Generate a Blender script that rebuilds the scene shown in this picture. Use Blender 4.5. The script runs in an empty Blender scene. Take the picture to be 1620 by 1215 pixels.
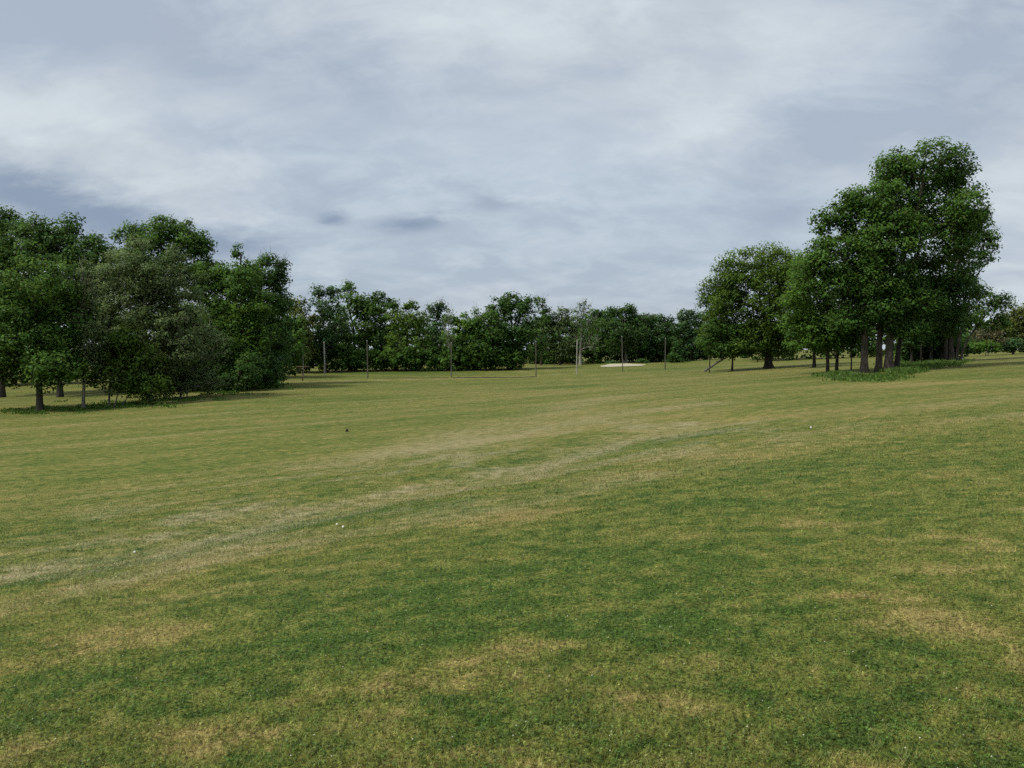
import bpy, math, random
import numpy as np
from mathutils import Vector

# ------------------------------------------------------------------ camera, world, sun, exposure
scene = bpy.context.scene
COL = scene.collection
F_PX, CU, CV = 1200.0, 810.0, 607.5
PITCH = math.atan(55.5 / F_PX)
EYE = np.array([0.0, 0.0, 2.9])

cam_d = bpy.data.cameras.new('camera')
cam = bpy.data.objects.new('camera', cam_d)
COL.objects.link(cam)
cam.location = EYE
cam.rotation_euler = (math.pi / 2 - PITCH, 0, 0)
cam_d.sensor_width = 36.0
cam_d.lens = 36.0 * F_PX / 1620.0
cam_d.clip_start = 0.1
cam_d.clip_end = 6000
scene.camera = cam

SUN_EL, SUN_AZ = math.radians(52), math.radians(-114)      # azimuth from +Y, clockwise; the sun stands to the left
sun_d = bpy.data.lights.new('sun', 'SUN')
sun_d.energy = 1.5
sun_d.angle = math.radians(10)
sun_d.color = (1.0, 0.95, 0.86)
sun = bpy.data.objects.new('sun', sun_d)
COL.objects.link(sun)
sdir = Vector((math.sin(SUN_AZ) * math.cos(SUN_EL), math.cos(SUN_AZ) * math.cos(SUN_EL), math.sin(SUN_EL)))
sun.rotation_euler = sdir.to_track_quat('Z', 'Y').to_euler()

scene.view_settings.view_transform = 'Standard'
scene.view_settings.look = 'None'
scene.view_settings.exposure = 1.2
scene.view_settings.gamma = 1.0
scene.view_settings.use_curve_mapping = False
scene.render.engine = 'CYCLES'
scene.cycles.use_denoising = False
scene.cycles.max_bounces = 4
scene.cycles.diffuse_bounces = 3
scene.cycles.glossy_bounces = 1
scene.cycles.transmission_bounces = 2
scene.cycles.use_adaptive_sampling = True
scene.cycles.adaptive_threshold = 0.02
scene.cycles.transparent_max_bounces = 4


class NT:
    """small helper round a node tree"""
    def __init__(self, tree):
        self.t = tree
        self.n = tree.nodes
        self.l = tree.links

    def node(self, typ, **kw):
        nd = self.n.new(typ)
        for k, v in kw.items():
            setattr(nd, k, v)
        return nd

    def put(self, sock, v):
        if hasattr(v, 'is_linked') or isinstance(v, bpy.types.NodeSocket):
            self.l.new(v, sock)
        else:
            sock.default_value = v

    def math(self, op, a, b=0.0, c=0.0, clamp=False):
        nd = self.node('ShaderNodeMath', operation=op)
        nd.use_clamp = clamp
        self.put(nd.inputs[0], a)
        self.put(nd.inputs[1], b)
        self.put(nd.inputs[2], c)
        return nd.outputs[0]

    def mix(self, fac, a, b, blend='MIX'):
        nd = self.node('ShaderNodeMix', data_type='RGBA', blend_type=blend)
        self.put(nd.inputs[0], fac)
        self.put(nd.inputs[6], a if not isinstance(a, tuple) else (*a, 1.0)[:4])
        self.put(nd.inputs[7], b if not isinstance(b, tuple) else (*b, 1.0)[:4])
        return nd.outputs[2]

    def smooth(self, x, lo, hi):
        nd = self.node('ShaderNodeMapRange', interpolation_type='SMOOTHSTEP')
        self.put(nd.inputs[0], x)
        nd.inputs[1].default_value = lo
        nd.inputs[2].default_value = hi
        return nd.outputs[0]

    def noise(self, vec, scale, detail=3.0, rough=0.5, dist=0.0):
        nd = self.node('ShaderNodeTexNoise')
        self.l.new(vec, nd.inputs['Vector'])
        nd.inputs['Scale'].default_value = scale
        nd.inputs['Detail'].default_value = detail
        nd.inputs['Roughness'].default_value = rough
        nd.inputs['Distortion'].default_value = dist
        return nd.outputs['Fac']

    def scalevec(self, vec, s, rot=(0, 0, 0), loc=(0, 0, 0)):
        nd = self.node('ShaderNodeMapping')
        self.l.new(vec, nd.inputs[0])
        nd.inputs['Location'].default_value = loc
        nd.inputs['Rotation'].default_value = rot
        nd.inputs['Scale'].default_value = s
        return nd.outputs[0]


def build_world():
    w = bpy.data.worlds.new('World')
    scene.world = w
    w.use_nodes = True
    T = NT(w.node_tree)
    T.n.clear()
    out = T.node('ShaderNodeOutputWorld')
    bg = T.node('ShaderNodeBackground')
    bg.inputs['Strength'].default_value = 0.08
    sky = T.node('ShaderNodeTexSky', sky_type='NISHITA')
    sky.sun_disc = False
    sky.sun_elevation = SUN_EL
    sky.sun_rotation = SUN_AZ
    sky.air_density = 1.0
    sky.dust_density = 1.5
    tc = T.node('ShaderNodeTexCoord')
    sep = T.node('ShaderNodeSeparateXYZ')
    T.l.new(tc.outputs['Generated'], sep.inputs[0])
    x, y, z = sep.outputs
    # height of the cloud sheet: project the direction on a plane
    zz = T.math('ADD', T.math('MAXIMUM', z, 0.0), 0.42)
    comb = T.node('ShaderNodeCombineXYZ')
    T.l.new(T.math('DIVIDE', x, zz), comb.inputs[0])
    T.l.new(T.math('DIVIDE', y, zz), comb.inputs[1])
    P = comb.outputs[0]
    az = T.math('ARCTAN2', x, y)
    el = T.math('ARCSINE', z)
    # soft broken sheet: large shapes, streaks along the wind, fine wisps
    n_big = T.noise(T.scalevec(P, (0.75, 1.0, 1), (0, 0, 0.5), (3.1, 1.7, 0)), 1.1, 4.0, 0.5, 0.3)
    n_str = T.noise(T.scalevec(P, (0.8, 1.45, 1), (0, 0, 0.85), (0.4, 5.2, 0)), 1.9, 6.0, 0.56, 0.5)
    n_fin = T.noise(T.scalevec(P, (0.85, 1.35, 1), (0, 0, 0.7), (8, 2, 0)), 5.5, 6.0, 0.58, 0.4)
    warp = T.math('SUBTRACT', n_str, 0.5)
    warp2 = T.math('SUBTRACT', n_fin, 0.5)

    n_edg = T.noise(T.scalevec(P, (0.8, 1.3, 1), (0, 0, 0.3), (5, 7, 0)), 15.0, 5.0, 0.6, 0.2)
    warp3 = T.math('SUBTRACT', n_edg, 0.5)

    def blob(u, v, su, sv, rot=0.0, wob=0.10):
        a0 = math.atan((u - CU) / F_PX)
        e0 = math.atan((552 - v) / F_PX * math.cos(a0))
        sa, se = su / F_PX, sv / F_PX
        da = T.math('ADD', T.math('SUBTRACT', az, a0), T.math('ADD', T.math('MULTIPLY', warp, wob * 1.6), T.math('MULTIPLY', warp3, min(0.05, su / F_PX * 1.3))))
        de = T.math('ADD', T.math('SUBTRACT', el, e0), T.math('ADD', T.math('MULTIPLY', warp2, wob * 0.7), T.math('MULTIPLY', warp3, min(0.035, sv / F_PX * 2.0))))
        c, s = math.cos(rot), math.sin(rot)
        p = T.math('ADD', T.math('MULTIPLY', da, c), T.math('MULTIPLY', de, s))
        q = T.math('SUBTRACT', T.math('MULTIPLY', de, c), T.math('MULTIPLY', da, s))
        r2 = T.math('ADD', T.math('POWER', T.math('ABSOLUTE', T.math('DIVIDE', p, sa)), 2.0),
                    T.math('POWER', T.math('ABSOLUTE', T.math('DIVIDE', q, se)), 2.0))
        return T.math('EXPONENT', T.math('MULTIPLY', r2, -1.0))

    def total(lst):
        acc = lst[0]
        for b in lst[1:]:
            acc = T.math('ADD', acc, b)
        return acc

    # grey-violet undersides of the nearer cloud
    shade = total([
        T.math('MULTIPLY', blob(380, 110, 190, 95, -0.2, 0.12), 0.85),
        T.math('MULTIPLY', blob(880, 120, 170, 60, 0.1, 0.12), 0.4),
        T.math('MULTIPLY', blob(1560, 90, 150, 120, 0.35, 0.12), 0.8),
        T.math('MULTIPLY', blob(1330, 240, 190, 70, 0.25, 0.12), 0.55),
        T.math('MULTIPLY', blob(1000, 470, 500, 40, 0.0, 0.06), 0.45),
        T.math('MULTIPLY', blob(30, 40, 120, 90, 0.0, 0.12), 0.35),
        T.math('MULTIPLY', blob(820, 425, 80, 16, 0.05, 0.05), 0.4),
    ])
    # blue-grey gaps and dark cloudlets
    blue = total([
        T.math('MULTIPLY', blob(30, 305, 200, 46, -0.30, 0.07), 0.78),
        T.math('MULTIPLY', blob(200, 352, 150, 38, -0.22, 0.06), 0.5),
        T.math('MULTIPLY', blob(370, 385, 70, 22, -0.1, 0.05), 0.6),
        T.math('MULTIPLY', blob(528, 346, 24, 10, 0.08, 0.03), 0.95),
        T.math('MULTIPLY', blob(645, 355, 60, 15, 0.08, 0.035), 1.0),
        T.math('MULTIPLY', blob(775, 326, 40, 11, 0.05, 0.045), 0.55),
        T.math('MULTIPLY', blob(1215, 352, 45, 16, 0.25, 0.045), 0.3),
        T.math('MULTIPLY', blob(490, 465, 70, 22, 0.0, 0.05), 0.4),
    ])
    bright = total([
        T.math('MULTIPLY', blob(560, 235, 330, 60, -0.12, 0.12), 0.9),
        T.math('MULTIPLY', blob(960, 265, 260, 70, 0.15, 0.12), 0.6),
        T.math('MULTIPLY', blob(1250, 120, 200, 45, 0.45, 0.12), 0.7),
        T.math('MULTIPLY', blob(800, 20, 260, 40, 0.1, 0.12), 0.4),
    ])
    cover = T.smooth(T.math('ADD', T.math('MULTIPLY', n_big, 0.55), T.math('MULTIPLY', n_str, 0.45)), 0.38, 0.60)
    lum = T.math('ADD', T.math('MULTIPLY', cover, 0.55), T.math('ADD', T.math('MULTIPLY', T.smooth(n_fin, 0.34, 0.68), 0.42), T.math('MULTIPLY', warp3, 0.42)))
    lum = T.math('ADD', lum, T.math('MULTIPLY', bright, 0.35))
    lum = T.math('SUBTRACT', lum, T.math('MULTIPLY', shade, 0.58), clamp=True)
    # (values are what the cloud gives off before the 0.1 strength)
    c_dark, c_light = (2.24, 2.60, 3.10), (3.58, 3.97, 4.22)
    cloud = T.mix(lum, c_dark, c_light)
    thin = T.math('MULTIPLY', T.math('SUBTRACT', 1.0, cover), 0.10)
    base = T.mix(thin, cloud, sky.outputs[0])
    gap = T.math('MULTIPLY', T.math('MINIMUM', blue, 1.0), 0.92)
    col = T.mix(gap, base, (1.36, 1.76, 2.42))
    T.l.new(col, bg.inputs['Color'])
    T.l.new(bg.outputs[0], out.inputs['Surface'])


build_world()
scene.world.cycles.sampling_method = 'NONE'      # an even sky: plain sampling is quicker

# ------------------------------------------------------------------ pixel helpers and terrain
rng = np.random.default_rng(11)


def ray(u, v):
    a = (np.asarray(u, float) - CU) / F_PX
    b = (CV - np.asarray(v, float)) / F_PX
    cp, sp = math.cos(PITCH), math.sin(PITCH)
    d = np.stack([a + 0 * b, cp + b * sp + 0 * a, -sp + b * cp + 0 * a], -1)
    return d


def P(u, v, D):
    """point seen at (u, v) standing D metres out along +Y"""
    d = ray(u, v)
    return EYE + d * (np.asarray(D, float) / d[..., 1])[..., None]


cols = {
    0: [(1215, 5.8), (1000, 9.0), (900, 13.5), (800, 24), (720, 40), (672, 60), (652, 72), (627, 100), (604, 150)],
    400: [(1215, 5.5), (1000, 8.3), (850, 14.5), (760, 25), (690, 42), (640, 70), (620, 92), (605, 118), (590, 160)],
    810: [(1215, 5.2), (1000, 7.7), (850, 12.2), (740, 22.5), (680, 37), (640, 58), (612, 95), (597, 130), (586, 155), (578, 190), (571, 250)],
    1200: [(1215, 5.1), (1000, 7.4), (850, 11), (740, 18), (680, 27), (640, 40), (610, 62), (594, 88), (585, 112), (574, 160), (566, 230)],
    1620: [(1215, 5.0), (1000, 7.1), (850, 10.4), (740, 15.5), (680, 21.5), (640, 30), (610, 43), (590, 60), (575, 78), (564, 105), (560, 125), (558, 160)],
}
ctl = [P(u, v, D) for u, l in cols.items() for v, D in l]
for x_, y_, z_ in [(0, -15, 0.3), (-40, -20, -1.0), (45, -20, 0.8), (-120, 20, -3.2), (120, 20, 1.2), (-160, 110, -3.5), (-170, 220, -3.0),
                   (150, 160, 2.2), (220, 90, 2.4), (0, -120, 0.5), (-200, -60, -2.5), (200, -60, 2), (0, 330, -0.7), (-200, 330, -2.2),
                   (200, 330, 0.6), (330, 150, 2), (-330, 150, -3)]:
    ctl.append(np.array([x_, y_, z_], float))
ctl = np.array(ctl)


def _tps_k(r2):
    return np.where(r2 > 1e-9, r2 * np.log(np.maximum(r2, 1e-9)), 0.0)


def _tps_fit(pts, lam):
    n = len(pts)
    xy = pts[:, :2] / 100.0
    d2 = ((xy[:, None] - xy[None]) ** 2).sum(-1)
    A = np.zeros((n + 3, n + 3))
    A[:n, :n] = _tps_k(d2) + lam * np.eye(n)
    A[:n, n] = 1
    A[:n, n + 1:] = xy
    A[n, :n] = 1
    A[n + 1:, :n] = xy.T
    b = np.zeros(n + 3)
    b[:n] = pts[:, 2]
    return xy, np.linalg.solve(A, b)


TXY, TW = _tps_fit(ctl, 2e-5)


def terr_raw(x, y):
    x = np.asarray(x, float)
    y = np.asarray(y, float)
    sh = np.broadcast(x, y).shape
    q = np.stack([np.broadcast_to(x, sh).ravel(), np.broadcast_to(y, sh).ravel()], -1) / 100.0
    out = np.empty(len(q))
    n = len(TXY)
    for i in range(0, len(q), 20000):
        s = q[i:i + 20000]
        d2 = ((s[:, None] - TXY[None]) ** 2).sum(-1)
        out[i:i + 20000] = _tps_k(d2) @ TW[:n] + TW[n] + s @ TW[n + 1:]
    return out.reshape(sh)


BUNK = P(986, 588, 164)          # sand bunker below the green
MOUNDS = [(BUNK[0], BUNK[1] + 9.5, 9.0, 5.0, 0.5),
          (P(1150, 580, 190)[0], 178, 16, 9, 0.7)]


def vnoise(x, y, scale, seed=0):
    """cheap smooth value noise in numpy"""
    x = np.asarray(x) / scale
    y = np.asarray(y) / scale
    xi, yi = np.floor(x), np.floor(y)
    fx, fy = x - xi, y - yi
    fx = fx * fx * (3 - 2 * fx)
    fy = fy * fy * (3 - 2 * fy)

    def h(a, b):
        t = np.sin(a * 127.1 + b * 311.7 + seed * 74.7) * 43758.5453
        return t - np.floor(t)
    return (h(xi, yi) * (1 - fx) + h(xi + 1, yi) * fx) * (1 - fy) + (h(xi, yi + 1) * (1 - fx) + h(xi + 1, yi + 1) * fx) * fy


SWALE = None


def terr(x, y):
    x = np.asarray(x, float)
    y = np.asarray(y, float)
    r = np.hypot(x, y)
    k = np.clip((r - 260) / 160, 0, 1)
    k = k * k * (3 - 2 * k)
    z = terr_raw(np.clip(x, -420, 420), np.clip(y, -420, 420)) * (1 - k) + (-0.8) * k
    for mx, my, sx, sy, h in MOUNDS:
        z = z + h * np.exp(-((x - mx) / sx) ** 2 - ((y - my) / sy) ** 2)
    if SWALE is not None:
        ds, _ = seg_dist(x, y, SWALE)
        z = z - 0.22 * np.exp(-(ds / 1.6) ** 2) * np.clip((np.hypot(x, y) - 6) / 6, 0, 1)
    m = np.clip((y - 14) / 30, 0, 1)
    z = z + m * 0.10 * (vnoise(x, y, 14, 3) - 0.5) + 0.03 * (vnoise(x, y, 2.6, 5) - 0.5)
    return z


def ground_at(u, v):
    """first ground point hit by the view ray of pixel (u, v)"""
    d = ray(u, v)
    t = np.geomspace(3.5, 320, 900)
    p = EYE + d[None] * t[:, None]
    h = p[:, 2] - terr(p[:, 0], p[:, 1])
    i = np.argmax(h < 0)
    if h[i] >= 0:
        i = len(t) - 1
    a, b = max(i - 1, 0), i
    w = h[a] / (h[a] - h[b]) if h[a] != h[b] else 0
    q = p[a] * (1 - w) + p[b] * w
    return np.array([q[0], q[1], float(terr(q[0], q[1]))])


def ground_uD(u, D):
    x = (u - CU) / F_PX * D / math.cos(PITCH)
    return np.array([x, D, float(terr(x, D))])


# ------------------------------------------------------------------ mesh helpers
def mesh_quads(name, verts, quads, mat, parent=None, attrs=None, smooth=False):
    verts = np.asarray(verts, np.float32)
    quads = np.asarray(quads, np.int32)
    k = quads.shape[1]
    me = bpy.data.meshes.new(name)
    me.vertices.add(len(verts))
    me.vertices.foreach_set('co', verts.ravel())
    me.loops.add(quads.size)
    me.loops.foreach_set('vertex_index', quads.ravel())
    me.polygons.add(len(quads))
    me.polygons.foreach_set('loop_start', np.arange(0, quads.size, k, dtype=np.int32))
    me.polygons.foreach_set('loop_total', np.full(len(quads), k, np.int32))
    if smooth:
        me.polygons.foreach_set('use_smooth', np.ones(len(quads), bool))
    for an, (dom, vals) in (attrs or {}).items():
        vals = np.asarray(vals, np.float32)
        a = me.attributes.new(an, 'FLOAT' if vals.ndim == 1 else 'FLOAT_VECTOR', dom)
        a.data.foreach_set('value' if vals.ndim == 1 else 'vector', vals.ravel())
    me.update(calc_edges=True)
    if mat:
        me.materials.append(mat)
    o = bpy.data.objects.new(name, me)
    COL.objects.link(o)
    if parent is not None:
        o.parent = parent
    return o


def tag(o, label=None, cat=None, group=None, kind=None):
    if label:
        o['label'] = label
    if cat:
        o['category'] = cat
    if group:
        o['group'] = group
    if kind:
        o['kind'] = kind
    return o


def empty(name, loc, label, cat, group=None):
    o = bpy.data.objects.new(name, None)
    COL.objects.link(o)
    o.location = loc
    o.empty_display_size = 0.3
    return tag(o, label, cat, group)


def frusta(p0, p1, r0, r1, k=5):
    """open tapered tubes, all at once"""
    p0, p1 = np.asarray(p0, float), np.asarray(p1, float)
    r0, r1 = np.asarray(r0, float), np.asarray(r1, float)
    d = p1 - p0
    d /= np.maximum(np.linalg.norm(d, axis=1, keepdims=True), 1e-9)
    ref = np.where(np.abs(d[:, 2:3]) > 0.9, np.array([[1., 0, 0]]), np.array([[0, 0, 1.]]))
    a = np.cross(d, ref)
    a /= np.linalg.norm(a, axis=1, keepdims=True)
    b = np.cross(d, a)
    t = np.arange(k) / k * 2 * math.pi
    ring = a[:, None] * np.cos(t)[None, :, None] + b[:, None] * np.sin(t)[None, :, None]
    v = np.concatenate([p0[:, None] + ring * r0[:, None, None], p1[:, None] + ring * r1[:, None, None]], 1)
    n = len(p0)
    i = np.arange(k)
    q = np.stack([i, (i + 1) % k, (i + 1) % k + k, i + k], -1)
    f = q[None] + (np.arange(n) * 2 * k)[:, None, None]
    return v.reshape(-1, 3), f.reshape(-1, 4)


def tube(pts, rad, k=8):
    """one continuous tube along a polyline (with end caps left open)"""
    pts = np.asarray(pts, float)
    n = len(pts)
    tan = np.gradient(pts, axis=0)
    tan /= np.linalg.norm(tan, axis=1, keepdims=True)
    ref = np.array([0.3, 1.0, 0.05])
    a = np.cross(tan, ref)
    a /= np.linalg.norm(a, axis=1, keepdims=True)
    b = np.cross(tan, a)
    t = np.arange(k) / k * 2 * math.pi
    rad = np.asarray(rad, float)
    if rad.ndim == 1:
        rad = np.repeat(rad[:, None], k, 1)
    v = pts[:, None] + (a[:, None] * np.cos(t)[None, :, None] + b[:, None] * np.sin(t)[None, :, None]) * rad[..., None]
    i = np.arange(k)
    q = np.stack([i, (i + 1) % k, (i + 1) % k + k, i + k], -1)
    f = q[None] + (np.arange(n - 1) * k)[:, None, None]
    return v.reshape(-1, 3), f.reshape(-1, 4)


def box(c, s, rotz=0.0):
    c = np.asarray(c, float)
    s = np.asarray(s, float) / 2
    v = np.array([[x, y, z] for z in (-1, 1) for y in (-1, 1) for x in (-1, 1)], float) * s
    cz, sz = math.cos(rotz), math.sin(rotz)
    v = v @ np.array([[cz, sz, 0], [-sz, cz, 0], [0, 0, 1]]) + c
    q = np.array([[0, 2, 3, 1], [4, 5, 7, 6], [0, 1, 5, 4], [2, 6, 7, 3], [0, 4, 6, 2], [1, 3, 7, 5]])
    return v, q


def join(parts):
    vs, fs, off = [], [], 0
    for v, f in parts:
        vs.append(v)
        fs.append(f + off)
        off += len(v)
    return np.concatenate(vs), np.concatenate(fs)


# ------------------------------------------------------------------ materials
def new_mat(name):
    m = bpy.data.materials.new(name)
    m.use_nodes = True
    T = NT(m.node_tree)
    T.n.clear()
    return m, T, T.node('ShaderNodeOutputMaterial')


def leaf_mat(name, dark, light, trans=0.28, yellow=(0.10, 0.10, 0.025)):
    m, T, out = new_mat(name)
    at = T.node('ShaderNodeAttribute', attribute_name='tone')
    geo = T.node('ShaderNodeNewGeometry')
    n = T.noise(geo.outputs['Position'], 0.35, 2.0)
    f = T.math('ADD', T.math('MULTIPLY', at.outputs['Fac'], 0.75), T.math('MULTIPLY', T.math('SUBTRACT', n, 0.5), 0.9), clamp=True)
    c = T.mix(f, dark, light)
    c = T.mix(T.smooth(at.outputs['Fac'], 0.93, 1.0), c, yellow)
    pr = T.node('ShaderNodeBsdfPrincipled')
    T.l.new(c, pr.inputs['Base Color'])
    pr.inputs['Roughness'].default_value = 0.5
    pr.inputs['Specular IOR Level'].default_value = 0.12
    sp = T.node('ShaderNodeAttribute', attribute_name='spray')
    vm = T.node('ShaderNodeVectorMath', operation='MULTIPLY_ADD')
    T.l.new(geo.outputs['Normal'], vm.inputs[0])
    vm.inputs[1].default_value = (0.35, 0.35, 0.35)
    T.l.new(sp.outputs['Vector'], vm.inputs[2])
    nm = T.node('ShaderNodeVectorMath', operation='NORMALIZE')
    T.l.new(vm.outputs[0], nm.inputs[0])
    T.l.new(nm.outputs[0], pr.inputs['Normal'])
    tr = T.node('ShaderNodeBsdfTranslucent')
    T.l.new(T.mix(0.5, c, (0.16, 0.20, 0.03), 'MIX'), tr.inputs['Color'])
    mx = T.node('ShaderNodeMixShader')
    mx.inputs[0].default_value = trans
    T.l.new(pr.outputs[0], mx.inputs[1])
    T.l.new(tr.outputs[0], mx.inputs[2])
    T.l.new(mx.outputs[0], out.inputs[0])
    return m


LEAF = {
    'mid': leaf_mat('leaf_mid_green', (0.039, 0.108, 0.018), (0.134, 0.262, 0.044), 0.38),
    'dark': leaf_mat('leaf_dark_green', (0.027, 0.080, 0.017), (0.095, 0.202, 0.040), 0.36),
    'bright': leaf_mat('leaf_bright_green', (0.054, 0.143, 0.019), (0.166, 0.314, 0.046), 0.42),
    'warm': leaf_mat('leaf_warm_green', (0.050, 0.112, 0.014), (0.152, 0.255, 0.036), 0.40),
    'olive': leaf_mat('leaf_olive', (0.078, 0.108, 0.024), (0.192, 0.224, 0.054), 0.35),
    'grey': leaf_mat('leaf_grey_green', (0.066, 0.114, 0.036), (0.192, 0.262, 0.102), 0.3),
    'blue': leaf_mat('leaf_blue_green', (0.033, 0.090, 0.030), (0.113, 0.218, 0.072), 0.35),
    'brown': leaf_mat('leaf_dry_brown', (0.105, 0.100, 0.045), (0.185, 0.168, 0.082), 0.2, (0.2, 0.16, 0.1)),
    'weed': leaf_mat('weed_green', (0.060, 0.123, 0.024), (0.154, 0.243, 0.054), 0.33),
}


def bark_mat(name, a, b):
    m, T, out = new_mat(name)
    geo = T.node('ShaderNodeNewGeometry')
    v = T.scalevec(geo.outputs['Position'], (1, 1, 0.16))
    n = T.noise(v, 9.0, 5.0, 0.65, 0.6)
    n2 = T.noise(geo.outputs['Position'], 0.9, 2.0)
    c = T.mix(T.smooth(n, 0.36, 0.66), a, b)
    c = T.mix(T.math('MULTIPLY', T.smooth(n2, 0.5, 0.75), 0.4), c, (0.075, 0.085, 0.06))
    pr = T.node('ShaderNodeBsdfPrincipled')
    T.l.new(c, pr.inputs['Base Color'])
    pr.inputs['Roughness'].default_value = 0.9
    pr.inputs['Specular IOR Level'].default_value = 0.15
    bp = T.node('ShaderNodeBump')
    bp.inputs['Strength'].default_value = 0.8
    bp.inputs['Distance'].default_value = 0.05
    T.l.new(n, bp.inputs['Height'])
    T.l.new(bp.outputs[0], pr.inputs['Normal'])
    T.l.new(pr.outputs[0], out.inputs[0])
    return m


BARK = {
    'brown': bark_mat('bark_brown', (0.040, 0.032, 0.026), (0.150, 0.122, 0.100)),
    'dark': bark_mat('bark_dark', (0.026, 0.022, 0.018), (0.085, 0.072, 0.060)),
    'grey': bark_mat('bark_grey', (0.085, 0.080, 0.070), (0.240, 0.225, 0.200)),
    'pale': bark_mat('bark_bleached', (0.16, 0.15, 0.13), (0.40, 0.38, 0.34)),
}


def plain_mat(name, col, rough=0.7, var=0.25, scale=6.0, metal=0.0, bump=0.0, stretch=(1, 1, 1)):
    m, T, out = new_mat(name)
    geo = T.node('ShaderNodeNewGeometry')
    n = T.noise(T.scalevec(geo.outputs['Position'], stretch), scale, 5.0, 0.6)
    dk = tuple(c * (1 - var) for c in col)
    lt = tuple(min(1, c * (1 + var)) for c in col)
    pr = T.node('ShaderNodeBsdfPrincipled')
    T.l.new(T.mix(T.smooth(n, 0.3, 0.7), dk, lt), pr.inputs['Base Color'])
    pr.inputs['Roughness'].default_value = rough
    pr.inputs['Metallic'].default_value = metal
    if bump:
        bp = T.node('ShaderNodeBump')
        bp.inputs['Distance'].default_value = bump
        T.l.new(n, bp.inputs['Height'])
        T.l.new(bp.outputs[0], pr.inputs['Normal'])
    T.l.new(pr.outputs[0], out.inputs[0])
    return m


def turf_group():
    """colour of the mown turf as a function of place: lush clover, tired grass, straw"""
    g = bpy.data.node_groups.new('turf_colour', 'ShaderNodeTree')
    g.interface.new_socket('Colour', in_out='OUTPUT', socket_type='NodeSocketColor')
    g.interface.new_socket('Grain', in_out='OUTPUT', socket_type='NodeSocketFloat')
    T = NT(g)
    out = T.node('NodeGroupOutput')
    geo = T.node('ShaderNodeNewGeometry')
    sp = T.node('ShaderNodeSeparateXYZ')
    T.l.new(geo.outputs['Position'], sp.inputs[0])
    cb = T.node('ShaderNodeCombineXYZ')
    T.l.new(sp.outputs[0], cb.inputs[0])
    T.l.new(sp.outputs[1], cb.inputs[1])
    p = cb.outputs[0]
    dry = T.node('ShaderNodeAttribute', attribute_name='dry').outputs['Fac']
    lush = T.node('ShaderNodeAttribute', attribute_name='lush').outputs['Fac']
    pale = T.node('ShaderNodeAttribute', attribute_name='pale').outputs['Fac']
    n1 = T.noise(T.scalevec(p, (0.5, 1.25, 1), (0, 0, -0.85)), 1.15, 6.0, 0.68, 0.5)      # patches, drawn out along the mowing
    n2 = T.noise(T.scalevec(p, (0.8, 1.1, 1), (0, 0, -0.7), (7, 3, 0)), 3.2, 4.0, 0.62, 0.3)   # hand-sized tufts
    n3 = T.noise(T.scalevec(p, (1, 1, 1), (0, 0, 0.5), (2, 9, 0)), 24.0, 2.0, 0.6)       # blades
    n4 = T.noise(T.scalevec(p, (0.35, 1.0, 1), (0, 0, -0.25), (4, 1, 0)), 0.10, 5.0, 0.6, 0.3)  # broad field bands
    n6 = T.noise(T.scalevec(p, (0.8, 1.1, 1), (0, 0, -0.7), (1, 6, 0)), 8.5, 3.0, 0.65, 0.4)   # ragged edges
    n5 = T.noise(T.scalevec(p, (0.6, 1.2, 1), (0, 0, -0.8), (14, 5, 0)), 1.3, 4.0, 0.62, 0.6)
    # dryness
    d = T.math('ADD', T.math('MULTIPLY', T.math('SUBTRACT', n1, 0.5), 2.0), T.math('MULTIPLY', T.math('SUBTRACT', n2, 0.5), 1.5))
    d = T.math('ADD', d, T.math('MULTIPLY', T.math('SUBTRACT', n4, 0.5), 1.0))
    d = T.math('ADD', d, T.math('MULTIPLY', T.math('SUBTRACT', n6, 0.5), 1.5))
    d = T.math('ADD', T.math('ADD', d, dry), 0.46)
    d = T.math('SUBTRACT', d, T.math('MULTIPLY', lush, 0.62), clamp=True)
    c = T.mix(T.smooth(d, 0.0, 0.55), (0.052, 0.092, 0.016), (0.121, 0.134, 0.029))
    c = T.mix(T.smooth(d, 0.5, 1.1), c, (0.218, 0.178, 0.064))
    # rusty spots where the thatch shows
    rust = T.math('MULTIPLY', T.smooth(n5, 0.58, 0.74), T.math('MULTIPLY', T.smooth(d, 0.3, 0.8), 0.42))
    c = T.mix(rust, c, (0.194, 0.119, 0.048))
    # bleached wear lines
    c = T.mix(T.math('MULTIPLY', pale, T.smooth(n2, 0.2, 0.75)), c, (0.250, 0.222, 0.128))
    g3 = T.math('MULTIPLY', T.math('SUBTRACT', n3, 0.5), 3.6)
    g2 = T.math('MULTIPLY', T.math('SUBTRACT', n2, 0.5), 1.1)
    gr = T.math('MAXIMUM', T.math('ADD', T.math('ADD', g3, g2), 1.0), 0.3)
    hs = T.node('ShaderNodeHueSaturation')
    T.l.new(c, hs.inputs['Color'])
    T.l.new(gr, hs.inputs['Value'])
    T.l.new(hs.outputs[0], out.inputs[0])
    T.l.new(T.math('ADD', T.math('MULTIPLY', n3, 0.6), T.math('MULTIPLY', n2, 0.4)), out.inputs[1])
    return g


TURF = turf_group()


def turf_mat():
    m, T, out = new_mat('mown_turf')
    g = T.node('ShaderNodeGroup', node_tree=TURF)
    pr = T.node('ShaderNodeBsdfPrincipled')
    T.l.new(g.outputs[0], pr.inputs['Base Color'])
    pr.inputs['Roughness'].default_value = 0.95
    pr.inputs['Specular IOR Level'].default_value = 0.1
    bp = T.node('ShaderNodeBump')
    bp.inputs['Strength'].default_value = 0.6
    bp.inputs['Distance'].default_value = 0.03
    T.l.new(g.outputs[1], bp.inputs['Height'])
    T.l.new(bp.outputs[0], pr.inputs['Normal'])
    T.l.new(pr.outputs[0], out.inputs[0])
    return m


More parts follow.
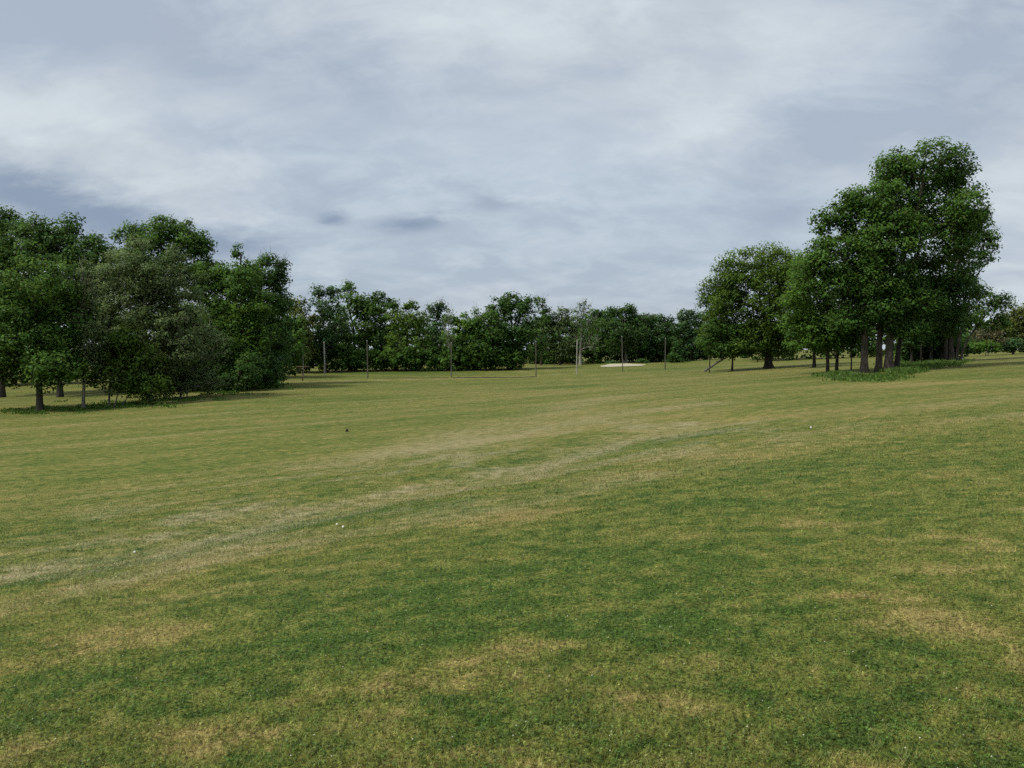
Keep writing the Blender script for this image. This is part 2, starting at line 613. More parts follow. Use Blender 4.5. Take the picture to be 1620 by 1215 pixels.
def blade_mat():
    m, T, out = new_mat('grass_blades')
    g = T.node('ShaderNodeGroup', node_tree=TURF)
    at = T.node('ShaderNodeAttribute', attribute_name='tone').outputs['Fac']
    hs = T.node('ShaderNodeHueSaturation')
    T.l.new(g.outputs[0], hs.inputs['Color'])
    T.l.new(T.math('ADD', 0.78, T.math('MULTIPLY', at, 1.75)), hs.inputs['Value'])
    T.l.new(T.math('ADD', 0.488, T.math('MULTIPLY', at, 0.02)), hs.inputs['Hue'])
    c = T.mix(T.math('MULTIPLY', T.smooth(at, 0.90, 0.97), 0.6), hs.outputs[0], (0.27, 0.23, 0.10))
    pr = T.node('ShaderNodeBsdfPrincipled')
    T.l.new(c, pr.inputs['Base Color'])
    pr.inputs['Roughness'].default_value = 0.55
    pr.inputs['Specular IOR Level'].default_value = 0.3
    tr = T.node('ShaderNodeBsdfTranslucent')
    T.l.new(c, tr.inputs['Color'])
    mx = T.node('ShaderNodeMixShader')
    mx.inputs[0].default_value = 0.3
    T.l.new(pr.outputs[0], mx.inputs[1])
    T.l.new(tr.outputs[0], mx.inputs[2])
    T.l.new(mx.outputs[0], out.inputs[0])
    return m


# ------------------------------------------------------------------ the ground sheet
def seg_dist(x, y, pl):
    """distance to a polyline and how far along it (0..1)"""
    best = np.full(x.shape, 1e9)
    side = np.zeros(x.shape)
    n = len(pl) - 1
    for i in range(n):
        a, b = pl[i], pl[i + 1]
        d = b - a
        L2 = d @ d
        t = np.clip(((x - a[0]) * d[0] + (y - a[1]) * d[1]) / L2, 0, 1)
        ex, ey = x - (a[0] + t * d[0]), y - (a[1] + t * d[1])
        r = np.hypot(ex, ey)
        m = r < best
        best = np.where(m, r, best)
        side = np.where(m, (i + t) / n, side)
    return best, side


def gpoly(px):
    return np.array([ground_at(u, v)[:2] for u, v in px])


LINE_A = gpoly([(-60, 915), (0, 900), (250, 860), (400, 825), (560, 790), (700, 763), (820, 738), (920, 712), (1000, 690), (1080, 674), (1160, 660)])
LINE_B = gpoly([(-60, 985), (0, 965), (150, 935), (350, 880), (600, 838), (800, 800), (950, 768), (1060, 745)])
LINE_C = gpoly([(640, 725), (800, 690), (950, 660), (1060, 645), (1160, 634)])
LINE_D = gpoly([(480, 745), (640, 715), (800, 668), (900, 642), (1000, 622)])
spots_dry = [(350, 970, 0.55, .9), (800, 812, 1.3, 1.0), (1440, 970, 0.5, .9), (1310, 828, 0.9, .6), (60, 1190, 0.5, .9), (450, 1160, 0.4, .9), (210, 985, 0.6, .6),
             (560, 870, 0.8, .4), (1180, 720, 2.5, .6), (930, 1040, 0.5, .6), (1330, 990, .6, .4), (1560, 1130, .7, .5), (700, 1140, 0.5, .5), (1080, 1120, .6, .5),
             (240, 1000, .35, .8), (600, 1060, .3, .8), (690, 1085, .4, .8), (560, 1100, .35, .7), (850, 1060, .35, .8), (1010, 1110, .35, .7), (900, 1130, .3, .7), (1250, 1180, .3, .7), (1500, 1010, .4, .7), (1590, 1040, .4, .7), (150, 1100, .35, .7), (260, 1120, .35, .6), (1450, 760, .9, .5), (1130, 860, .5, .5), (1560, 850, .6, .5), (480, 1010, .3, .6), (1440, 608, 6, .8), (1540, 620, 7, .55), (1210, 588, 7, .5), (1050, 600, 10, .4), (860, 620, 12, .35), (640, 640, 9, .3), (300, 700, 10, .2), (1100, 660, 5, .4)]
spots_lush = [(760, 950, 1.6, .55), (640, 1010, 1.2, .5), (1000, 900, 1.6, .4), (560, 930, 1.2, .45), (900, 985, .9, .35), (1200, 1110, .5, .5), (150, 1060, 1.0, .4),
              (330, 1080, .7, .3), (1150, 800, 2.0, .35), (1280, 1020, .6, .4), (30, 1150, .6, .4), (1590, 1160, .5, .4), (20, 1000, .8, .5), (840, 870, 1.6, .4),
              (1100, 980, .8, .25), (560, 590, 14, .35), (700, 590, 14, .35), (900, 612, 6, .8), (800, 606, 6, .5), (1080, 583, 9, .7), (1250, 600, 6, .4), (950, 583, 9, .5),
              (880, 705, 4, .3), (1060, 690, 4, .35), (60, 885, 4, .3), (480, 830, 2.0, .4), (600, 805, 2.2, .4), (780, 740, 3, .25)]
spots_dry = [(ground_at(u, v), r * 0.65, a * 0.62) for u, v, r, a in spots_dry]
spots_lush = [(ground_at(u, v), r * 0.85, a * 0.85) for u, v, r, a in spots_lush]


def turf_masks(x, y):
    wx = x + (vnoise(x, y, 3.0, 8) - 0.5) * 1.6 + (vnoise(x, y, 0.7, 9) - 0.5) * 0.5
    wy = y + (vnoise(x, y, 3.0, 18) - 0.5) * 1.6 + (vnoise(x, y, 0.7, 19) - 0.5) * 0.5
    r = np.hypot(x, y)
    dry = 0.06 + 0.03 * np.clip((r - 11) / 22, 0, 1)
    lush = 0.10 * np.clip((14 - r) / 7, 0, 1)
    pale = np.zeros_like(x)
    for g, rad, a in spots_dry:
        dry += a * np.exp(-(((wx - g[0]) / (rad * 1.3)) ** 2 + ((wy - g[1]) / (rad * 0.8)) ** 2))
    for g, rad, a in spots_lush:
        lush += a * np.exp(-(((wx - g[0]) / (rad * 1.3)) ** 2 + ((wy - g[1]) / (rad * 0.8)) ** 2))
    brk = 0.35 + 0.9 * vnoise(x, y, 4.5, 21) * (0.5 + vnoise(x, y, 1.3, 22))
    for pl, w, p_, d_ in ((LINE_A, 0.85, 0.38, 0.2), (LINE_C, 0.9, 0.5, 0.2), (LINE_D, 1.1, 0.4, 0.2), (LINE_B, 0.5, 0.3, 0.32)):
        ds, t = seg_dist(wx * 0.5 + x * 0.5, wy * 0.5 + y * 0.5, pl)
        ww = w * (0.7 + np.clip(r / 28, 0, 1.6))
        e = np.clip(np.minimum(t, 1 - t) / 0.06, 0, 1)
        prof = np.exp(-(ds / ww) ** 2) * e * np.clip(brk, 0, 1.2)
        pale += p_ * prof
        dry += d_ * np.exp(-(ds / (ww * 1.6)) ** 2) * e * brk
    # lush runnel between the two wear lines, on the lower side
    ds, t = seg_dist(x, y, LINE_A * 0.62 + np.array([np.interp(np.linspace(0, 1, len(LINE_A)), np.linspace(0, 1, len(LINE_B)), LINE_B[:, k]) for k in (0, 1)]).T * 0.38)
    lush += 0.35 * np.exp(-(ds / (0.5 + r * 0.018)) ** 2) * np.clip(vnoise(x, y, 5, 31) * 1.6, 0, 1)
    # fine pale wheel and mower streaks that follow the swale
    ds, t = seg_dist(x, y, LINE_A)
    ax, ay = np.interp(t, np.linspace(0, 1, len(LINE_A)), LINE_A[:, 0]), np.interp(t, np.linspace(0, 1, len(LINE_A)), LINE_A[:, 1])
    sd = ds * np.sign((y - ay) - 0.6 * (x - ax))
    st = vnoise(sd * (14.0 / (6 + r)), t * 7, 0.42, 51) * 0.7 + vnoise(sd * (14.0 / (6 + r)), t * 13, 0.16, 52) * 0.3
    env = np.exp(-((sd - 0.8) / (2.2 + r * 0.16)) ** 2) * np.clip(np.minimum(t, 1 - t) / 0.05, 0, 1)
    pale += 0.95 * np.clip((st - 0.46) * 3.5, 0, 1) * env
    lush += 0.45 * np.clip((0.42 - st) * 4, 0, 1) * env
    # long mowing swaths over the range
    sw = np.sin((x * 0.35 - y * 1.0 + 3.0 * np.sin(x * 0.05 + 0.6)) * 2 * math.pi / 5.5)
    dry += 0.07 * sw * np.clip((r - 18) / 20, 0, 1)
    q1, q2 = x * 0.40 - y + 1.5 * np.sin(x * 0.06), x + 0.40 * y
    st2 = 0.6 * vnoise(q1 / 0.9, q2 / 16, 1.0, 62) + 0.4 * vnoise(q1 / 2.6, q2 / 30, 1.0, 63)
    k2 = np.clip((r - 12) / 14, 0, 1)
    dry += 0.50 * (st2 - 0.5) * k2
    pale += 0.45 * np.clip((st2 - 0.66) * 5, 0, 1) * k2
    return np.clip(dry, -0.4, 1.4), np.clip(lush, 0, 1.2), np.clip(pale, 0, 0.95)


SWALE = LINE_A.copy()


def build_ground():
    k = math.asinh(3000 / 4.5)
    gx = np.sinh(np.linspace(-1, 1, 360) * k) * 4.5
    gy = np.concatenate([3.0 - (np.sinh(np.linspace(1, 0, 50) * k) * 4.5)[:-1], 3.0 + np.sinh(np.linspace(0, 1, 430) * k) * 4.5])
    nx, ny = len(gx), len(gy)
    X, Y = np.meshgrid(gx, gy)
    X, Y = X.ravel(), Y.ravel()
    Z = terr(X, Y)
    a = (np.arange(ny - 1)[:, None] * nx + np.arange(nx - 1)[None]).ravel()
    q = np.stack([a, a + 1, a + nx + 1, a + nx], -1)
    dry, lush, pale = turf_masks(X, Y)
    o = mesh_quads('ground', np.stack([X, Y, Z], -1), q, turf_mat(), attrs={'dry': ('POINT', dry), 'lush': ('POINT', lush), 'pale': ('POINT', pale)}, smooth=True)
    tag(o, kind='structure')


build_ground()


def build_bunker():
    # a shallow kidney of pale sand on the face of the mound
    nu, nv = 48, 9
    vs = []
    for j in range(nv):
        s = j / (nv - 1)
        for i in range(nu):
            t = i / nu * 2 * math.pi
            rr = 1 + 0.13 * math.sin(2 * t + 0.7) + 0.10 * math.sin(3 * t + 2.0) + 0.05 * math.sin(7 * t)
            x = BUNK[0] + 4.6 * rr * s * math.cos(t)
            y = BUNK[1] + 3.2 + 4.2 * rr * s * math.sin(t)
            vs.append((x, y))
    vs = np.array(vs)
    z = terr(vs[:, 0], vs[:, 1]) + 0.05
    rim = np.repeat(np.arange(nv) / (nv - 1), nu)
    z = z - 0.02 * (1 - rim) + 0.02 * vnoise(vs[:, 0], vs[:, 1], 0.8, 4)
    q = []
    for j in range(nv - 1):
        for i in range(nu):
            q.append([j * nu + i, j * nu + (i + 1) % nu, (j + 1) * nu + (i + 1) % nu, (j + 1) * nu + i])
    o = mesh_quads('sand_bunker', np.column_stack([vs, z]), q, plain_mat('bunker_sand', (0.40, 0.36, 0.25), 0.95, 0.12, 2.0, bump=0.03), smooth=True)
    tag(o, kind='structure')


build_bunker()


# ------------------------------------------------------------------ foliage and trees
def leaves(cent, rad, nper, size, R, flat=0.72, up=0.75, outw=0.75, rnd=0.5, shell=0.5, tone_c=None, bias=None):
    """rhombic leaves (one quad each) scattered through clumps. returns verts, quads, tone"""
    n = len(cent)
    idx = np.repeat(np.arange(n), nper)
    m = len(idx)
    d = R.normal(size=(m, 3))
    d /= np.linalg.norm(d, axis=1, keepdims=True)
    rr = R.random(m) ** shell
    off = d * rr[:, None] * np.array([1, 1, flat])
    # ragged clumps: pull with a few random lobes
    pos = cent[idx] + off * rad[idx][:, None]
    nor = d * outw + np.array([0, 0, up]) + R.normal(size=(m, 3)) * rnd
    nor /= np.linalg.norm(nor, axis=1, keepdims=True)
    tx = np.cross(nor, R.normal(size=(m, 3)))
    tx /= np.maximum(np.linalg.norm(tx, axis=1, keepdims=True), 1e-6)
    ty = np.cross(nor, tx)
    s = size * (0.5 + 1.0 * R.random(m))[:, None]
    w = s * 0.36
    droop = np.array([0, 0, -0.12]) * s
    v = np.stack([pos - tx * s * 0.5, pos + ty * w, pos + tx * s * 0.5 + droop, pos - ty * w], 1)
    q = np.arange(m * 4).reshape(m, 4)
    tc = (R.random(n) * 0.5 + 0.1 if tone_c is None else tone_c)[idx]
    tone = np.clip(tc + 0.35 * R.random(m) + 0.12 * d[:, 2], 0, 0.92)
    tone = np.where(R.random(m) < 0.012, 0.99, tone)
    # the way a leaf faces as part of its spray, for soft shading of the whole spray
    sn = 0.62 * d + np.array([0, 0, 0.35]) + R.normal(size=(m, 3)) * 0.30
    if bias is not None:
        sn = sn + 0.55 * bias[idx]
    sn /= np.linalg.norm(sn, axis=1, keepdims=True)
    return v.reshape(-1, 3), q, tone, sn


TRI = [0]


def grow(name, label, u, D, lobes, pal='mid', bark='dark', tr=0.25, leaf=0.24, clump=1.0, dens=1.0, cover=3.4, seed=1, group=None,
         trunk_to=None, base_lean=0.0, bare=0, flare=1.35, spread=0.8, cat='tree', dead=False, stems=None, fill=0.25, flat=0.62, up=0.75, clumps=1.0):
    """a tree whose trunk stands at (u, D); lobes = crown masses (u, v, ru, rv[, depth offset in crown radii])"""
    R = np.random.default_rng(seed * 7919 + 13)
    base = ground_uD(u, D)
    root = empty(name, base, label, cat, group)
    B = base
    px = D / F_PX
    C, RA = [], []
    wid = max(l[2] for l in lobes) * px
    for l in lobes:
        dz = (l[4] if len(l) > 4 else R.uniform(-0.7, 0.7)) * wid * spread
        C.append(P(l[0], l[1], D + dz))
        a, b = l[2] * px * 1.22, l[3] * px * 1.2
        RA.append((a, min(a, max(b, 0.7 * a)) * 0.95, b))
    C, RA = np.array(C), np.array(RA)
    # --- clump centres through the lobes
    cl, cr, who = [], [], []
    for i, (c, r) in enumerate(zip(C, RA)):
        rc = 1.15 * clump * (0.75 + 0.5 * R.random())
        rc = min(rc, 0.8 * r.min())
        a_surf = 4 * math.pi * ((r[0] * r[1]) ** 1.6 / 3 + (r[0] * r[2]) ** 1.6 / 3 + (r[1] * r[2]) ** 1.6 / 3) ** (1 / 1.6)
        k = int(max(7, clumps * 1.5 * a_surf / (math.pi * rc * rc)))
        d = R.normal(size=(k, 3))
        d /= np.linalg.norm(d, axis=1, keepdims=True)
        inner = R.random(k) < fill
        rr = np.where(inner, R.random(k) ** 0.5 * 0.7, R.uniform(0.72, 1.16, k))
        p = c + d * rr[:, None] * np.maximum(r - rc * 0.6, r * 0.4)
        cl.append(p)
        cr.append(rc * R.uniform(0.6, 1.35, k))
        who += [i] * k
    cl, cr, who = np.concatenate(cl), np.concatenate(cr), np.array(who)
    gz = terr(cl[:, 0], cl[:, 1])
    keep = cl[:, 2] - gz > 0.35 * cr
    cl, cr, who = cl[keep], cr[keep], who[keep]
    # --- trunk
    top_i = int(np.argmax(C[:, 2] + 0.3 * RA[:, 2]))
    T = C[top_i] if trunk_to is None else P(trunk_to[0], trunk_to[1], D)
    hb = T[2] - B[2]
    ns = 12
    ts = np.linspace(0, 1, ns)
    bend = ts ** 2.4
    wob = np.cumsum(R.normal(size=(ns, 2)) * hb * 0.010, 0) * ts[:, None]
    tp = np.column_stack([B[0] + (T[0] - B[0]) * bend + wob[:, 0] + base_lean * hb * np.sin(ts * math.pi) * 0.3,
                          B[1] + (T[1] - B[1]) * bend + wob[:, 1], B[2] - 0.25 + (hb + 0.25) * ts])
    tr_r = tr * (1 - 0.72 * ts ** 0.9)
    kk = 10 if tr > 0.2 else 7
    ang = np.arange(kk) / kk * 2 * math.pi
    rads = np.repeat(tr_r[:, None], kk, 1)
    fl = np.exp(-ts * hb / 0.55) * (flare - 1)
    rads = rads * (1 + fl[:, None] * (1.0 + 0.6 * np.sin(ang * 3 + seed))[None]) * (1 + 0.05 * R.normal(size=rads.shape))
    # extra rings near the root
    tv, tf = tube(tp, rads, kk)
    parts = [(tv, tf)]
    nodes = [tp[i] for i in range(3, ns)]
    plen = [ts[i] * hb for i in range(3, ns)]
    par = [-1] * len(nodes)
    trad = [tr_r[i] for i in range(3, ns)]
    for st in (stems or []):                       # further stems from the same root: (du at base px, target u, v, radius)
        T2 = P(st[1], st[2], D)
        b2 = ground_uD(u + st[0], D)
        t2 = np.linspace(0, 1, 9)
        p2 = np.column_stack([b2[0] + (T2[0] - b2[0]) * t2 ** 1.5, b2[1] + (T2[1] - b2[1]) * t2 ** 1.5 + np.cumsum(R.normal(size=9)) * .06, b2[2] - .2 + (T2[2] - b2[2] + .2) * t2])
        p2[:, 0] += np.cumsum(R.normal(size=9)) * 0.06 * t2
        r2 = st[3] * (1 - 0.7 * t2) * (1 + 0.4 * np.exp(-t2 * 14))
        parts.append(tube(p2, r2, 8))
        for i in range(3, 9):
            nodes.append(p2[i])
            plen.append(t2[i] * hb)
            par.append(-1)
            trad.append(r2[i])
    tv, tf = join(parts)
    ob = mesh_quads('trunk', tv - B, tf, BARK[bark], root, smooth=True)
    # --- limbs: join the lobe centres, then every clump, to the nearest growing point
    ntr = len(nodes)
    order = np.argsort(np.linalg.norm(C - np.array(nodes)[len(nodes) // 2], axis=1))
    targets = [(C[i], 0) for i in order]
    dd = np.linalg.norm(cl - C[who], axis=1)
    o2 = np.argsort(dd)
    targets += [(cl[i], 1) for i in o2]
    N = np.zeros((ntr + len(targets), 3))
    N[:ntr] = nodes
    PL = np.zeros(len(N))
    PL[:ntr] = plen
    cnt = ntr
    for p, k in targets:
        d = np.linalg.norm(N[:cnt] - p, axis=1)
        below = np.clip(N[:cnt, 2] - p[2] + 0.15 * d, 0, None)
        j = int(np.argmin(d + 0.22 * PL[:cnt] + 0.6 * below))
        N[cnt] = p
        PL[cnt] = PL[j] + d[j]
        par.append(j)
        cnt += 1
    par = np.array(par)
    w = np.zeros(cnt)
    w[ntr:] = 1.0
    for i in range(cnt - 1, ntr - 1, -1):
        w[par[i]] += w[i]
    r0 = 0.022 if D < 130 else 0.03
    rad = r0 * np.maximum(w, 1) ** 0.46
    rad[:ntr] = np.array(trad)
    ch = np.arange(ntr, cnt)
    p0, p1 = N[par[ch]], N[ch]
    ra = np.minimum(rad[ch] * 1.05, np.where(par[ch] < ntr, rad[par[ch]] * 0.75, rad[par[ch]]))
    rb = np.where(w[ch] > 1, rad[ch] * 0.9, r0 * 0.4)
    L = np.linalg.norm(p1 - p0, axis=1)
    arch = np.column_stack([R.normal(size=len(ch)) * 0.09, R.normal(size=len(ch)) * 0.09, R.uniform(-0.02, 0.14, len(ch))]) * L[:, None]
    m1 = p0 + (p1 - p0) * 0.36 + arch
    m2 = p0 + (p1 - p0) * 0.7 + arch * 0.8 + R.normal(size=(len(ch), 3)) * 0.04 * L[:, None]
    A = np.concatenate([p0, m1, m2])
    E = np.concatenate([m1, m2, p1])
    r_a = np.concatenate([ra, ra * 0.66 + rb * 0.34, ra * 0.33 + rb * 0.67])
    r_b = np.concatenate([ra * 0.66 + rb * 0.34, ra * 0.33 + rb * 0.67, rb])
    # bare twigs poking out of the crown
    nb = bare if not dead else 1
    if nb:
        hi = np.where(who == top_i)[0] if not dead else np.arange(len(cl))
        pick = R.choice(hi, size=min(len(hi) * 3, nb * (len(cl) if dead else 12)), replace=True)
        q0 = cl[pick]
        dirs = q0 - (C[who[pick]] - np.array([0, 0, 1.0]) * RA[who[pick], 2:3])
        dirs /= np.linalg.norm(dirs, axis=1, keepdims=True)
        dirs = dirs + R.normal(size=dirs.shape) * 0.45 + np.array([0, 0, 0.5])
        dirs /= np.linalg.norm(dirs, axis=1, keepdims=True)
        ln = R.uniform(0.7, 2.0, len(pick))[:, None]
        q1 = q0 + dirs * ln * 0.55
        q2 = q1 + (dirs + R.normal(size=dirs.shape) * 0.3) * ln * 0.5
        A = np.concatenate([A, q0, q1])
        E = np.concatenate([E, q1, q2])
        one = np.ones(len(pick))
        r_a = np.concatenate([r_a, one * 0.035, one * 0.022])
        r_b = np.concatenate([r_b, one * 0.022, one * 0.008])
    bv, bf = frusta(A, E, r_a, r_b, 3 if D > 130 else 4)
    tag(mesh_quads('branches', bv - B, bf, BARK[bark], root, smooth=True), kind='stuff')
    # --- leaves
    if dens > 0:
        area = math.pi * (RA[:, 0] * RA[:, 2]).sum() * 0.78
        leaf = leaf * (1.10 if D < 130 else 1.25)
        leaf_a = leaf * leaf * 0.36
        tot = area * cover * dens / leaf_a
        nper = np.maximum(3, np.round(tot * (cr ** 2) / (cr ** 2).sum())).astype(int)
        lob_t = R.uniform(-0.1, 0.2, len(C))
        tone_c = np.clip(lob_t[who] + R.random(len(cl)) * 0.42 + 0.08, 0, 0.8)
        v, q, tone, sn = leaves(cl, cr, nper, leaf, R, tone_c=tone_c, flat=flat, up=up, bias=(cl - C[who]) / RA[who])
        v = v - B
        mesh_quads('crown', v, q, LEAF[pal], root, attrs={'tone': ('FACE', tone), 'spray': ('FACE', sn)})
        TRI[0] += len(q) * 2
    TRI[0] += len(bf) * 2
    return root


exec_specs = []


def tree(*a, **k):
    k.setdefault('seed', len(exec_specs) + 1)
    exec_specs.append(1)
    return grow(*a, **k)


# ---- the wood on the left edge of the range
GL = 'trees along the left edge'
tree('shade_tree', 'small leafy tree with a straight dark trunk standing foremost at the left edge', 62, 72,
     [(60, 455, 58, 45, 0), (25, 500, 55, 50), (95, 505, 42, 55), (60, 545, 62, 48), (20, 570, 55, 40), (85, 580, 42, 34), (-25, 530, 45, 60)], 'mid', 'dark', 0.32, 0.24, 0.95, group=GL, cover=3.6)
tree('shade_tree', 'thin pale twiggy tree just right of the foremost dark trunk on the left', 131, 73,
     [(135, 455, 24, 42), (122, 505, 26, 40), (142, 545, 24, 36), (128, 585, 24, 20)], 'grey', 'grey', 0.16, 0.17, 0.7, 0.55, group=GL, bare=3, trunk_to=(134, 440))
tree('shade_tree', 'tallest tree at the left border, its crown cut by the photo edge', 2, 98,
     [(4, 352, 26, 26, 0), (-40, 380, 55, 50), (20, 400, 48, 45), (-30, 450, 70, 60), (20, 470, 50, 55)], 'dark', 'dark', 0.38, 0.26, 1.1, group=GL)
tree('shade_tree', 'dark dense round-headed tree behind the foremost left tree', 95, 94,
     [(82, 370, 40, 33, 0), (118, 395, 42, 38), (50, 395, 40, 40), (145, 415, 30, 36), (85, 430, 60, 52), (130, 470, 45, 45), (60, 490, 50, 50)], 'dark', 'dark', 0.36, 0.26, 1.1, group=GL, cover=3.8)
tree('shade_tree', 'broad grey-green tree with fine dull foliage in the left wood', 236, 80,
     [(232, 425, 58, 42, 0), (190, 470, 48, 48), (272, 470, 46, 50), (225, 500, 66, 50), (185, 535, 42, 42), (285, 535, 40, 50), (240, 570, 60, 42)], 'grey', 'grey', 0.30, 0.20, 0.9, 1.05, group=GL, bare=2, cover=3.6)
tree('shade_tree', 'tall pointed-shouldered tree rising highest behind the grey-green one', 262, 103,
     [(272, 366, 36, 28, 0), (207, 372, 26, 24), (240, 385, 34, 30), (300, 395, 28, 34), (320, 383, 17, 18, 0.1), (262, 420, 62, 48), (200, 430, 44, 44), (315, 440, 34, 46)], 'mid', 'dark', 0.36, 0.27, 1.1, group=GL)
tree('small_tree', 'low bright bushy tree with thin stems at the wood edge, near the pale twigs', 172, 75,
     [(200, 535, 34, 24, 0), (165, 550, 34, 28), (215, 565, 36, 28), (180, 590, 42, 30), (225, 608, 38, 24)], 'warm', 'grey', 0.11, 0.21, 0.75, group=GL, stems=[(8, 215, 570, 0.07), (20, 235, 600, 0.06)], cover=3.6)
tree('small_tree', 'grey-twigged half-bare thicket tree in the middle of the left wood', 285, 84,
     [(285, 565, 42, 34), (262, 600, 46, 28), (310, 600, 42, 30), (300, 540, 36, 36), (330, 560, 30, 40)], 'grey', 'pale', 0.12, 0.18, 0.75, 0.6, group=GL, bare=5, stems=[(10, 310, 580, 0.07), (-12, 260, 590, 0.06)])
tree('shade_tree', 'mid-green tree with a thin leafy spire on top, right of the highest left tree', 362, 100,
     [(375, 402, 9, 14, 0), (372, 432, 36, 28), (345, 450, 38, 38), (395, 460, 34, 36), (355, 495, 48, 46), (390, 520, 38, 44), (350, 550, 42, 44)], 'mid', 'dark', 0.30, 0.27, 1.0, group=GL)
tree('shade_tree', 'dark tree with bare twigs on its shoulder closing the left wood', 425, 110,
     [(418, 428, 36, 26, 0), (440, 452, 20, 32), (405, 455, 36, 40), (432, 495, 32, 40), (412, 530, 38, 44), (438, 550, 24, 38), (415, 580, 34, 24)], 'dark', 'dark', 0.30, 0.27, 1.0, group=GL, bare=7, cover=3.6)
tree('small_tree', 'bright layered young tree in front of the dark end of the left wood', 392, 98,
     [(400, 492, 32, 16, -0.4), (372, 510, 30, 20), (405, 530, 34, 24), (380, 556, 32, 24)], 'bright', 'dark', 0.12, 0.24, 0.8, group=GL, cover=3.2)
tree('small_tree', 'dark ivy-clad understorey tree low in the left wood behind the thicket', 345, 96,
     [(345, 560, 40, 40), (330, 600, 42, 26), (375, 595, 34, 28), (400, 590, 26, 28)], 'dark', 'dark', 0.14, 0.25, 0.9, group=GL, cover=3.8)
tree('bush', 'small pale-green bush on the grass at the right tip of the left wood', 434, 108,
     [(436, 596, 14, 9, 0), (426, 600, 10, 8)], 'bright', 'dark', 0.05, 0.22, 0.5, cat='bush', cover=3.5)

# ---- the tree line beyond the net poles
GF = 'trees beyond the net poles'
tree('far_tree', 'hazy olive tree in the notch between the left wood and the far trees', 472, 152,
     [(468, 485, 18, 16, 0), (480, 505, 22, 22), (462, 520, 22, 26), (478, 545, 24, 26), (460, 560, 20, 20)], 'olive', 'dark', 0.2, 0.34, 1.1, group=GF)
tree('far_tree', 'silvery twin-topped tree at the left end of the far trees', 514, 155,
     [(503, 460, 12, 13, 0), (526, 463, 13, 13), (514, 485, 22, 18), (520, 515, 28, 28), (508, 545, 26, 26)], 'blue', 'grey', 0.24, 0.34, 1.1, group=GF)
tree('far_tree', 'tall tree with one round knob on top, second in the far line', 562, 166,
     [(551, 455, 11, 13, 0), (556, 476, 22, 16), (575, 486, 22, 18), (560, 515, 36, 32), (550, 550, 30, 28)], 'mid', 'dark', 0.3, 0.36, 1.2, group=GF)
tree('far_tree', 'dome-topped dark tree right of the knob-topped one in the far line', 604, 168,
     [(603, 471, 17, 12, 0), (592, 490, 20, 18), (612, 498, 20, 22), (602, 530, 32, 32), (612, 560, 26, 20)], 'dark', 'dark', 0.28, 0.36, 1.2, group=GF)
tree('far_tree', 'yellowish-green low-shouldered tree behind the third net pole', 642, 160,
     [(648, 484, 14, 10, 0), (636, 504, 20, 18), (660, 510, 18, 18), (645, 540, 32, 28), (640, 565, 30, 16)], 'warm', 'dark', 0.24, 0.34, 1.1, group=GF)
tree('far_tree', 'narrow tree with a tufted head left of the bleached snag', 688, 172,
     [(687, 484, 15, 11, 0), (694, 500, 17, 14), (684, 522, 20, 24), (692, 552, 28, 26)], 'blue', 'grey', 0.24, 0.36, 1.1, group=GF, bare=3)
tree('dead_tree', 'thin bleached bare trunk standing among the far trees', 711, 157,
     [(711, 500, 9, 14, 0), (709, 525, 9, 16), (714, 545, 9, 14)], 'grey', 'pale', 0.13, 0.3, 0.8, 0.12, group=GF, dead=True)
tree('far_tree', 'low bright-green tree between the snag and the twig-topped tree', 732, 158,
     [(726, 508, 20, 12, 0), (740, 520, 20, 16), (728, 540, 26, 24), (742, 562, 26, 18)], 'bright', 'dark', 0.2, 0.34, 1.0, group=GF)
tree('far_tree', 'medium tree with bare grey twigs above its crown in the far line', 768, 158,
     [(766, 500, 20, 15, 0), (754, 515, 18, 18), (778, 522, 20, 24), (764, 548, 30, 28), (772, 570, 24, 12)], 'mid', 'grey', 0.24, 0.34, 1.1, group=GF, bare=6)
tree('far_tree', 'big round dark tree, the tallest at the middle of the far line', 812, 161,
     [(804, 475, 20, 13, 0), (828, 484, 20, 15), (795, 492, 22, 20), (815, 508, 38, 26), (800, 538, 38, 30), (832, 540, 26, 30), (798, 566, 30, 14)], 'dark', 'dark', 0.36, 0.35, 1.3, group=GF, cover=3.7)
tree('far_tree', 'thin see-through tree peeping over the right shoulder of the big round one', 856, 186,
     [(854, 478, 11, 9, 0), (862, 488, 9, 9), (858, 512, 16, 18), (862, 540, 18, 20)], 'mid', 'dark', 0.2, 0.36, 0.9, 0.6, group=GF, bare=2)
tree('far_tree', 'feathery grey-green tree left of the large pale trunk', 886, 188,
     [(884, 498, 20, 13, 0), (870, 512, 17, 16), (900, 512, 17, 17), (884, 535, 32, 24), (892, 556, 26, 14)], 'grey', 'grey', 0.24, 0.36, 1.1, 0.85, group=GF, bare=3)
tree('dead_tree', 'half-dead tree with a thick pale trunk and sparse ragged crown', 918, 184,
     [(924, 486, 11, 12, 0), (914, 505, 13, 16), (930, 515, 16, 18), (920, 540, 22, 18), (938, 548, 14, 14)], 'mid', 'pale', 0.36, 0.3, 0.9, 0.35, group=GF, dead=True)
tree('far_tree', 'flat-topped dark tree right of the half-dead tree', 946, 202,
     [(944, 496, 16, 9, 0), (958, 506, 16, 14), (940, 518, 22, 20), (955, 540, 26, 22)], 'dark', 'dark', 0.26, 0.38, 1.1, group=GF)
tree('far_tree', 'round-headed tree behind the sand bunker with a forked pale trunk', 990, 190,
     [(985, 489, 20, 11, 0), (972, 504, 20, 16), (1002, 504, 20, 16), (986, 524, 34, 22), (990, 545, 30, 16)], 'dark', 'grey', 0.34, 0.36, 1.2, group=GF, stems=[(-4, 975, 530, 0.2)])
